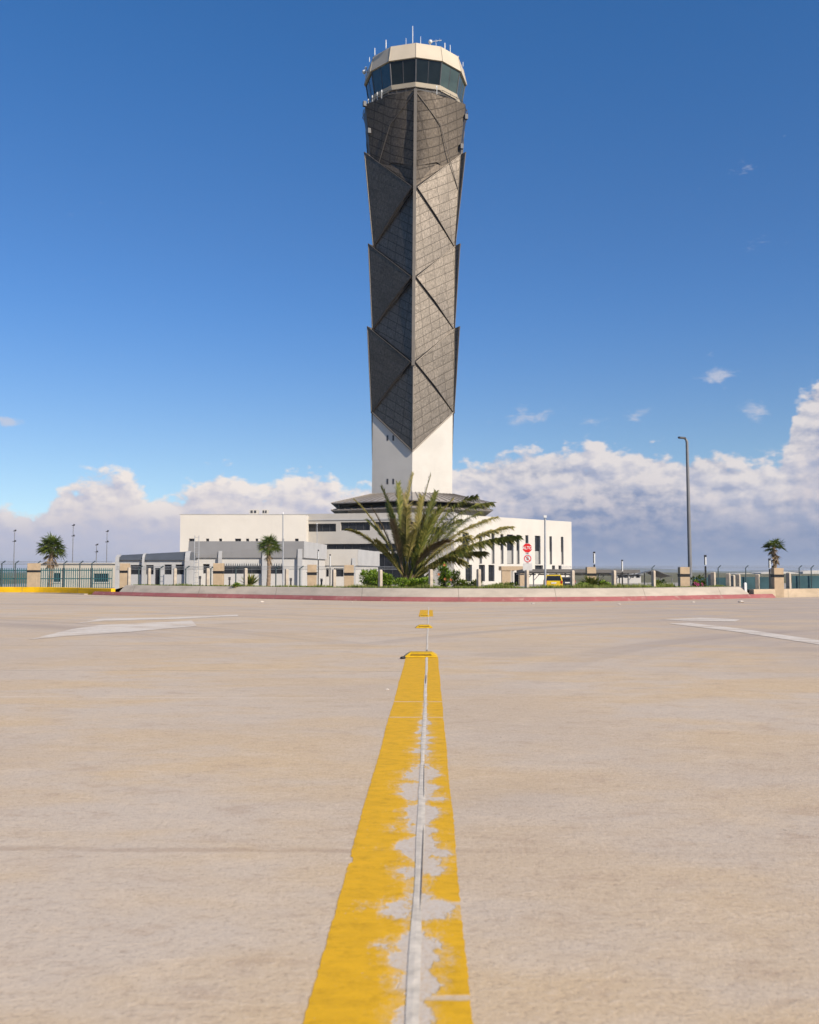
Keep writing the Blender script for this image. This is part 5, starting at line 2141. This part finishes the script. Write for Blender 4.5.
# (tip px, tip py, depth offset of the tip, sideways/upward arch, kind)
FR = [(413, 474, -.3, (-.35, 0, .3), 'o', .42), (431, 475, .2, (-.30, 0, .25), 'o', .40), (381.5, 487, -.3, (.1, 0, .35), 'g', .36), (354.5, 500, -.5, (.15, 0, .5), 'o', .36),
      (347.5, 529.5, -1.1, (-.25, 0, .75), 'o', .36), (398, 483.5, .7, (-.05, 0, .3), 'g', .42), (372, 508, .8, (.05, 0, .3), 'd', .36),
      (475, 496.5, -.4, (-.35, 0, .95), 'g', .52), (491, 502.5, .3, (-.35, 0, 1.15), 'g', .5), (497, 517, .4, (-.1, 0, .6), 'o', .34), (511, 526.5, -.4, (0, 0, .75), 'o', .42),
      (517, 536, -.8, (.1, 0, .55), 'g', .52), (498, 540, .9, (.2, 0, .5), 'o', .40), (462, 560, -1.5, (.35, 0, .55), 'o', .42), (452, 500, -.7, (-.25, 0, .5), 'o', .52),
      (441, 508, -1.3, (-.2, 0, .4), 'g', .5), (422, 497, -1.2, (.0, 0, .3), 'o', .48), (407, 508, -1.6, (-.1, 0, .4), 'o', .44), (392, 520, -1.6, (-.1, 0, .4), 'd', .42),
      (433, 520, -1.7, (.05, 0, .35), 'g', .5), (460, 520, .6, (-.1, 0, .5), 'g', .5), (468, 536, -1.2, (.05, 0, .5), 'o', .46), (376, 540, -1.4, (-.2, 0, .45), 'o', .32),
      (448, 540, -1.9, (.1, 0, .5), 'd', .46), (415, 530, -2.0, (0, 0, .4), 'o', .44), (388, 505, 1.2, (-.05, 0, .4), 'g', .38), (404, 495, 1.5, (0, 0, .4), 'd', .42),
      (436, 492, 1.4, (0, 0, .5), 'g', .46), (480, 512, 1.5, (0, 0, .7), 'g', .46), (484, 552, .3, (.35, 0, .5), 'o', .42), (425, 515, .2, (0, 0, .2), 'o', .5),
      (445, 524, -.2, (0, 0, .3), 'g', .5), (367, 520, 1.0, (0, 0, .4), 'g', .34), (470, 548, -.6, (.3, 0, .4), 'g', .42)]
mats = {'g': F_frond, 'o': F_olive, 'd': F_dry}
for i, (px_, py_, dy, arch, kd, ll) in enumerate(FR):
    tip = at(px_, py_, Yp + dy)
    b_ = base0 + Vector((rnd.uniform(-.2, .2) + (px_ - 409) * .003, dy * .12, rnd.uniform(-.05, .4)))
    frond(root, b_, tip, Vector(arch) * (1.35 if px_ > 455 else 1.1), mats[kd], ll * (1.3 if px_ > 455 else 1.08), 100 + i, npair=150, lw_=.024 if px_ > 455 else .023, rw=.036, fwd=.75 if px_ > 455 else 1.15, droop=.75 if px_ > 455 else .3, twist=rnd.uniform(-.5, .5), dens0=.14 if px_ > 415 else .2)
# old leaf bases and dead thatch round the heart
mb = MB()
for i in range(46):
    a = rnd.uniform(0, 2 * PI)
    d = Vector((math.cos(a) * rnd.uniform(.25, .8), math.sin(a) * .6, 1))
    p = base0 + Vector((math.cos(a) * .28, math.sin(a) * .28, -.45 + rnd.uniform(-.4, .5)))
    leaf(mb, p, d, Vector((math.cos(a), math.sin(a), .2)), rnd.uniform(.4, .85), .10, .0)
mb.build('leaf_bases', F_dry, root)


def bush(name, label, px, pyb, pyt, off_Y, wpx, m, n, leaf_l, seed, cat='bush', group=None, flowers=None, nf=0, up=.5, zb=None, depth=1.0):
    r_ = random.Random(seed)
    Y = off_Y
    x = xat(px, Y)
    z1 = zat(pyt, Y)
    z0 = zat(pyb, Y) if zb is None else zb
    rx = wpx / 2 / F * Y
    root = thing(name, (x, Y, z0), label, cat, group)
    mb = MB()
    stems = MB()
    lobes = [(r_.uniform(-.75, .75), r_.uniform(-.6, .6), r_.uniform(.55, 1.0), r_.uniform(.25, .42)) for _ in range(9)]
    for i in range(n):
        lx, ly, lz, lr = lobes[i % 9]
        while True:
            q = Vector((r_.uniform(-1, 1), r_.uniform(-1, 1), r_.uniform(-1, 1)))
            if .25 < q.length < 1: break
        zc_ = z0 + (z1 - z0) * (lz - lr * .6)
        p = Vector((x + (lx * .75 + q.x * lr * .9) * rx, Y + (ly + q.y * lr) * depth * rx * .7, zc_ + q.z * lr * (z1 - z0) * .75))
        if p.z < z0: p.z = z0 + r_.uniform(0, .15) * (z1 - z0)
        d = q.normalized() + Vector((r_.uniform(-.5, .5), r_.uniform(-.5, .5), up + r_.uniform(-.3, .3)))
        leaf(mb, p, d, Vector((r_.uniform(-.4, .4), r_.uniform(-.4, .4), 1)), leaf_l * r_.uniform(.7, 1.3), leaf_l * .36, .15)
    for lx, ly, lz, lr in lobes:
        stems.tube([(x + lx * .2 * rx, Y, z0 - .1), (x + lx * .75 * rx, Y + ly * depth * rx * .6, z0 + (z1 - z0) * (lz - lr * .6))], [.02, .008], 5)
    mb.build('foliage', m, root)
    stems.build('stems', M_trunk, root)
    if flowers:
        for i in range(nf):
            mb = MB()
            lx, ly, lz, lr = lobes[r_.randrange(9)]
            p = Vector((x + (lx * .75 + r_.uniform(-lr, lr)) * rx, Y - depth * rx * r_.uniform(.3, .7), z0 + (z1 - z0) * (lz + r_.uniform(-.35, .05))))
            i0 = 0
            c0 = len(mb.v)
            for k in range(5):
                a = 2 * PI * k / 5 + .3 * i
                leaf(mb, p, Vector((math.cos(a), -.5, math.sin(a))), Vector((0, -1, .3)), leaf_l * .6, leaf_l * .4, 0)
            mb.build('flower', flowers, root)
    return root


def spiky(name, label, px, pyt, Y, wpx, z0, n, m, seed, cat='yucca', w=.06, trunk=0.0, spread=78):
    r_ = random.Random(seed)
    x = xat(px, Y)
    z1 = zat(pyt, Y)
    root = thing(name, (x, Y, z0), label, cat)
    c = Vector((x, Y, z0 + trunk))
    RR = wpx / 2 / F * Y
    Hh = z1 - c.z
    mb = MB()
    for i in range(n):
        az = 2.399 * i + r_.uniform(-.2, .2)
        el = R(88) - (i / n) ** .8 * R(spread) + r_.uniform(-.1, .1)
        d = Vector((math.cos(az) * math.cos(el) * RR, math.sin(az) * math.cos(el) * RR, math.sin(el) * Hh))
        L_ = d.length
        leaf(mb, c, d, Vector((0, 0, 1)) if el < 1.3 else Vector((1, 0, 0)), L_ * r_.uniform(.85, 1.1), w, r_.uniform(.0, .14))
    mb.build('leaves', m, root)
    mb = MB()
    mb.tube([(x, Y, SITE), (x, Y, c.z + .05)], [.16, .1], 9)
    mb.build('trunk', M_trunk, root)
    return root


KB = .30 * HS
# lush green mound at the foot of the big palm, in clumps
bush('bush', 'lush green bush left of the big palm, just right of its bollard', 384, 591, 574.5, 31.5, 56, F_bush, 2600, .10, 21, zb=.25)
bush('bush', 'dark leafy shrub climbing the white wall left of the big palm', 368, 590, 570.5, 33.5, 26, F_bush, 1200, .10, 22, zb=.2)
bush('bush', 'lush green bush in front of the trunk of the big palm', 415, 591, 577.5, 31.0, 48, F_bush, 2300, .09, 23, zb=.25)
bush('bush', 'tall green shrub with orange flowers right of the big palm trunk', 445, 590, 564.5, 33.0, 20, F_bush, 1300, .11, 24, 'shrub', flowers=F_orange, nf=4, zb=.2)
bush('bush', 'narrow upright green shrub right of the orange flowers', 456, 590, 570, 33.0, 13, F_palm, 500, .10, 25, 'shrub', zb=.2)
bush('bush', 'low yellow green bush below the left windows of the white building', 469, 590, 580.5, 31.5, 30, F_grass, 1200, .09, 26, zb=.28)
bush('bush', 'low grass green bush between two bollards left of the stop sign', 505, 590, 583.5, 30.0, 30, F_grass, 700, .08, 27, zb=.28)
bush('bush', 'low green bush right of the yucca under the carport', 605, 590, 580.0, 33.0, 18, F_bush, 700, .09, 28, zb=.25)
bush('bush', 'low green bush at the left foot of the yucca', 580, 591, 583, 31.0, 20, F_bush, 700, .08, 29, zb=.28)
bush('bush', 'small yellow green bush under the shade canopy', 659, 590, 581, 33.0, 14, F_grass, 500, .09, 30, zb=.25)
bush('flower_bush', 'low plant with pink flowers right of the tall street lamp', 698, 591, 581.0, 33.0, 14, F_bush, 400, .075, 31, 'flowers', flowers=F_purple, nf=22, zb=.28)
bush('bush', 'dark green shrub behind the pink flowers', 698.5, 590, 575.5, 34.6, 15, F_palm, 500, .10, 32, 'shrub', zb=.2)
bush('bush', 'tiny green bush right of the beige pillar by the long windows', 236, 588, 583, 33, 12, F_bush, 300, .07, 33, zb=.28)
spiky('yucca', 'spiky green yucca rosette in front of the carport', 591.5, 572.5, 33.0, 42, -.1, 90, F_frond, 41, 'yucca', .085, .47, 66)
spiky('yucca', 'small spiky plant behind a bollard left of the middle fan palm', 250, 570.5, 36, 30, -.3, 60, F_frond, 42, 'yucca', .085, .68, 70)

# grass along the kerb crest
mb = MB()
gr = random.Random(99)
i0, i1 = kerb_x(118), kerb_x(752)
for k in range(22000):
    f = gr.uniform(i0, i1 - 1)
    i = int(f); t_ = f - i
    p = kc[i].lerp(kc[i + 1], t_)
    nn_ = kn[i]
    off = .69 + 2.2 * gr.random() ** 2.4
    px_c = CX + F * p.x / p.y
    lush = .5 if px_c > 690 else 1.0 if (470 < px_c < 700) else (.6 if px_c < 300 else .8)
    q_ = p + nn_ * off
    zt_ = .345 * HS - max(0, (off - .68)) * .045 - max(0, off - 2) * .11
    hgt = gr.uniform(.06, .165) * lush * (1 + .5 * math.sin(f * 1.3) * math.sin(f * .37))
    d = Vector((gr.uniform(-.4, .4), gr.uniform(-.4, .4), 1))
    s_ = Vector((gr.uniform(-1, 1), gr.uniform(-.4, .4), 0)).normalized() * .012
    b0 = Vector((q_.x, q_.y, zt_ - .02))
    mb.face([b0 - s_, b0 + s_, b0 + d * hgt])
tag(mb.build('grass', F_grass), 'short green grass growing along the top of the kerb', 'grass', kind='stuff')

# ------------------------------------------------------------------ far distance
M_hill = mat('hill_scrub', (0.10, 0.115, 0.085), .95, var=.25, scale=.002)


def ridge(name, Y, prof, dep):
    mb = MB()
    rows = []
    for t_ in (0, .35, .7, 1.0):
        rows.append([Vector((xat(px, Y) * 1.0, Y + dep * t_, SITE + (max(zat(py, Y), 0) - SITE) * math.sin(t_ * PI / 2))) for px, py in prof])
    for a, b in zip(rows[:-1], rows[1:]):
        for k in range(len(a) - 1):
            mb.face([a[k], a[k + 1], b[k + 1], b[k]])
    return tag(mb.build(name, M_hill, smooth=True), kind='structure')


hp_ = random.Random(5)
prof = []
for k in range(0, 90):
    px = -600 + k * 22
    base = 569.6 if px < 600 else 568.0 - 2.2 * math.exp(-((px - 668) / 50) ** 2)
    if px > 730: base = 570.2
    prof.append((px, base + .8 * math.sin(k * .9) + hp_.uniform(-.35, .35)))
ridge('distant_hills', 7000, prof, 2500)
# pale low shapes on the horizon at the right; what they are is unknown
for i, (a, b, yt, lb) in enumerate(((700, 727, 574.3, 'leftmost long pale shed on the horizon behind the right fence'), (733, 759, 573.2, 'middle pale shed on the horizon between marker post and right fan palm'),
                                    (761, 800, 571.6, 'pale shed on the horizon behind the right fan palm'), (803, 850, 570.2, 'tallest pale shed on the horizon at the right picture edge'))):
    Y = 900.0 + 15 * i
    x0, x1 = xat(a, Y), xat(b, Y)
    root = thing('distant_shape', ((x0 + x1) / 2, Y, SITE), lb, 'shape', 'pale shapes on the horizon')
    zt = zat(yt + 1.4, Y)
    mb = MB(); mb.box(((x0 + x1) / 2, Y + 15, (zt + SITE) / 2), (x1 - x0, 30, zt - SITE)); mb.build('wall', M_offwhite, root)
    mb = MB()
    n = 10
    for k in range(n):
        ta, tb = k / n, (k + 1) / n
        za, zb_ = zt + .02 + (zat(yt, Y) - zt) * math.sin(PI * ta), zt + .02 + (zat(yt, Y) - zt) * math.sin(PI * tb)
        xa, xb = x0 + (x1 - x0) * ta, x0 + (x1 - x0) * tb
        mb.hexa([Vector((xa, Y, zt + .01)), Vector((xb, Y, zt + .01)), Vector((xb, Y + 30, zt + .01)), Vector((xa, Y + 30, zt + .01)), Vector((xa, Y, za + .02)), Vector((xb, Y, zb_ + .02)), Vector((xb, Y + 30, zb_ + .02)), Vector((xa, Y + 30, za + .02))])
    mb.build('roof', M_white, root)

# the air of the dry lake bed
m = bpy.data.materials.new('thin_haze')
m.use_nodes = True
t = NT(m.node_tree)
t.n.remove(m.node_tree.nodes['Principled BSDF'])
pv = t.new('ShaderNodeVolumePrincipled')
pv.inputs['Color'].default_value = (.80, .86, .95, 1)
pv.inputs['Density'].default_value = 9e-5
pv.inputs['Anisotropy'].default_value = .1
t.l.new(pv.outputs[0], [n for n in t.n if n.type == 'OUTPUT_MATERIAL'][0].inputs['Volume'])
mb = MB()
mb.hexa([Vector(p) for p in ((-12500, -6500, SITE - 1.3), (12500, -6500, SITE - 1.3), (12500, 14500, SITE - 1.3), (-12500, 14500, SITE - 1.3), (-12500, -6500, 96), (12500, -6500, 96), (12500, 14500, 96), (-12500, 14500, 96))])
tag(mb.build('haze', m), 'thin pale haze over the plain', 'haze', kind='stuff')

# ------------------------------------------------------------------ light
SUN_AZ, SUN_EL = 134.0, 31.5          # clockwise from +Y (view direction): behind the camera, to the right
sd = bpy.data.lights.new('sun', 'SUN')
sd.energy = 4.8
sd.angle = R(.53)
sd.color = (1.0, .89, .75)
so = bpy.data.objects.new('sun', sd)
COL.objects.link(so)
a, e = R(SUN_AZ), R(SUN_EL)
svec = Vector((math.sin(a) * math.cos(e), math.cos(a) * math.cos(e), math.sin(e)))
so.rotation_euler = (-svec).to_track_quat('-Z', 'Y').to_euler()
so.location = svec * 300

EXPO = 0.38
SKY_S = 0.11
w = bpy.data.worlds.new('World')
scene.world = w
w.use_nodes = True
t = NT(w.node_tree)
bg = w.node_tree.nodes['Background']
sky = t.new('ShaderNodeTexSky')
sky.sky_type = 'NISHITA'
sky.sun_disc = False
sky.sun_elevation = R(SUN_EL)
sky.sun_rotation = R(SUN_AZ)
sky.altitude = 2200
sky.air_density = 1.0
sky.dust_density = .4
sky.ozone_density = 2.2
D = t.new('ShaderNodeTexCoord').outputs['Generated']
x, y, z = t.xyz(D)
az = t.m('MULTIPLY', t.m('ARCTAN2', x, y), 180 / PI)          # degrees right of the view direction
el = t.m('MULTIPLY', t.m('ARCSINE', z), 180 / PI)
skyc = sky.outputs[0]
# polarised, deeper blue away from the horizon
tint = t.mix(t.step(el, 4.0, 18.0), (0.67, 0.73, 0.76), (0.44, 0.72, 0.97))
tint = t.mix(t.step(el, 16.0, 34.0), tint, (0.33, 0.76, 1.10))
skyc = t.mix(1.0, skyc, tint, 'MULTIPLY')
U_ = 1 / (SKY_S * 2 ** EXPO)           # display-linear -> sky radiance


def disp(r, g, b):
    f = lambda c: ((c / 255 + .055) / 1.055) ** 2.4 if c > 10 else c / 255 / 12.92
    return (f(r) * U_, f(g) * U_, f(b) * U_)


# cloud-top height (degrees) by direction
fc = t.new('ShaderNodeFloatCurve')
cur = fc.mapping.curves[0]
tops = [(-40, 4.5), (-27, 4.2), (-23.4, 3.9), (-21.2, 4.4), (-19.6, 6.0), (-17, 5.9), (-15.2, 4.8), (-12, 6.3), (-8.5, 5.4), (-6.5, 6.3), (-4, 5.2), (0, 5.2), (2.6, 6.6), (6, 7.4), (10, 7.6), (14, 7.7), (17.5, 6.8), (20.8, 6.5), (22.0, 7.4), (22.9, 10.2), (26, 11.2), (32, 10), (45, 7)]
pts_ = cur.points
while len(pts_) < len(tops):
    pts_.new(.5, .5)
for p_, (a_, h_) in zip(pts_, tops):
    p_.location = ((a_ + 60) / 120, h_ / 16)
fc.mapping.update()
t.put(fc.inputs['Value'], t.m('DIVIDE', t.m('ADD', az, 60.0), 120.0, clamp=True))
T = t.m('MULTIPLY', fc.outputs[0], 16.0)


def billow(vec):
    wrp = t.new('ShaderNodeTexNoise')
    t.put(wrp.inputs['Vector'], vec)
    wrp.inputs['Scale'].default_value = .55
    wrp.inputs['Detail'].default_value = 4
    wv = t.vm('ADD', vec, t.vm('SCALE', t.vm('SUBTRACT', wrp.outputs['Color'], (.5, .5, .5)), None, 1.5))
    vo = t.new('ShaderNodeTexVoronoi', feature='SMOOTH_F1')
    vo.normalize = True
    t.put(vo.inputs['Vector'], wv)
    vo.inputs['Scale'].default_value = .62
    vo.inputs['Detail'].default_value = 2.6
    vo.inputs['Roughness'].default_value = .52
    vo.inputs['Lacunarity'].default_value = 2.1
    vo.inputs['Smoothness'].default_value = .25
    nz = t.noise(vec, 2.0, 4, .55)
    return t.m('ADD', t.m('MULTIPLY', t.m('SUBTRACT', 1.0, vo.outputs['Distance']), .72), t.m('MULTIPLY', nz, .34))


V0 = t.comb(t.m('MULTIPLY', az, .50), t.m('MULTIPLY', el, .80), 2.0)
V1 = t.vm('ADD', V0, (.20, .34, 0.0))
B0, B1 = billow(V0), billow(V1)
fld = t.m('ADD', t.m('MULTIPLY', t.m('SUBTRACT', T, el), .42), t.m('MULTIPLY', t.m('SUBTRACT', B0, .68), 3.1))
alpha = t.step(fld, .0, .36)
# thinner, hazier cloud to the right of the tower
light = t.m('ADD', t.m('MULTIPLY', t.m('SUBTRACT', B0, B1), 4.4), t.m('ADD', .46, t.m('MULTIPLY', t.m('SUBTRACT', B0, .62), 1.0)))
hgt = t.m('DIVIDE', el, T)
lit = t.m('MULTIPLY', t.m('ADD', light, t.m('MULTIPLY', t.m('SUBTRACT', hgt, .55), .7)), 1.0, clamp=True)
band = t.step(el, 1.5, 4.6)
big = t.noise(t.comb(t.m('MULTIPLY', az, .12), t.m('MULTIPLY', el, .45), 7.0), 1.0, 3, .55)
side = t.step(az, -3.0, 8.0)                                   # slate to the right, lilac to the left
low_c = t.mix(side, disp(190, 192, 212), disp(134, 150, 184))
shade = t.mix(side, disp(200, 198, 211), disp(178, 183, 204))
shade = t.mix(t.step(big, .40, .62), shade, low_c)
shade = t.mix(band, low_c, shade)
litc = t.mix(t.step(hgt, .3, .9), disp(220, 210, 212), disp(244, 235, 229))
lit2 = t.m('MULTIPLY', lit, t.m('MULTIPLY_ADD', band, .72, .28))
lit2 = t.m('MULTIPLY', lit2, t.mix(side, (1, 1, 1), (.74, .74, .74)))
cl = t.mix(lit2, shade, litc)
# haze towards the horizon
hz = t.mix(side, disp(190, 194, 214), disp(140, 156, 188))
cl = t.mix(t.step(el, 1.6, -.3), cl, hz)
# a few loose puffs and wisps in the blue
wv = t.comb(t.m('MULTIPLY', az, .55), t.m('MULTIPLY', el, 1.0), 11.3)
pf = t.noise(wv, 1.5, 5, .6, .4)
msk = None
for (a_, e_, ra, re_, s_) in ((18.3, 11.3, 1.1, .55, 1.0), (20.3, 9.3, .9, .75, 1.1), (7.3, 9.4, 1.9, .6, .95), (13.7, 9.3, .9, .5, .75), (-23.4, 8.4, 1.1, .35, 1.0), (19.6, 22.4, 1.4, .5, .42), (17.9, 12.5, .5, .3, .8), (11.4, 9.0, 1.2, .5, .6), (20.8, 18.4, 1.2, .4, .45)):
    dx = t.m('DIVIDE', t.m('SUBTRACT', az, a_), ra)
    dy = t.m('DIVIDE', t.m('SUBTRACT', el, e_), re_)
    r2 = t.m('ADD', t.m('MULTIPLY', dx, dx), t.m('MULTIPLY', dy, dy))
    g = t.m('MULTIPLY', t.m('EXPONENT', t.m('MULTIPLY', r2, -1.0)), s_)
    msk = g if msk is None else t.m('MAXIMUM', msk, g)
puff = t.m('MULTIPLY', t.step(t.m('ADD', msk, t.m('MULTIPLY', t.m('SUBTRACT', pf, .5), 2.4)), .40, 1.25), .7)
full = t.mix(puff, skyc, disp(205, 206, 218))
full = t.mix(alpha, full, cl)
# the clouds only stand low over the horizon: above them the plain sky needs no cloud noise
bg2 = t.new('ShaderNodeBackground')
t.put(bg.inputs[0], skyc)
t.put(bg2.inputs[0], full)
bg.inputs[1].default_value = SKY_S
bg2.inputs[1].default_value = SKY_S
mxs = t.new('ShaderNodeMixShader')
front = t.m('MULTIPLY', t.m('LESS_THAN', t.m('ABSOLUTE', t.m('SUBTRACT', el, 11.5)), 13.5), 1.0)
t.put(mxs.inputs[0], front)
t.put(mxs.inputs[1], bg.outputs[0])
t.put(mxs.inputs[2], bg2.outputs[0])
wout = [n for n in t.n if n.type == 'OUTPUT_WORLD'][0]
t.l.new(mxs.outputs[0], wout.inputs[0])

# ------------------------------------------------------------------ render settings
vs = scene.view_settings
vs.view_transform = 'Standard'
vs.look = 'None'
vs.gamma = 1
vs.exposure = EXPO
vs.use_curve_mapping = False
scene.cycles.max_bounces = 5
scene.cycles.diffuse_bounces = 3
scene.cycles.glossy_bounces = 3
scene.cycles.transmission_bounces = 2
scene.cycles.caustics_reflective = False
scene.cycles.caustics_refractive = False
scene.cycles.use_adaptive_sampling = True
scene.cycles.adaptive_threshold = 0.02
w.cycles.sampling_method = 'MANUAL'
w.cycles.sample_map_resolution = 512
scene.cycles.use_denoising = True

for o in scene.objects:
    if '_w' in o:
        del o['_w']
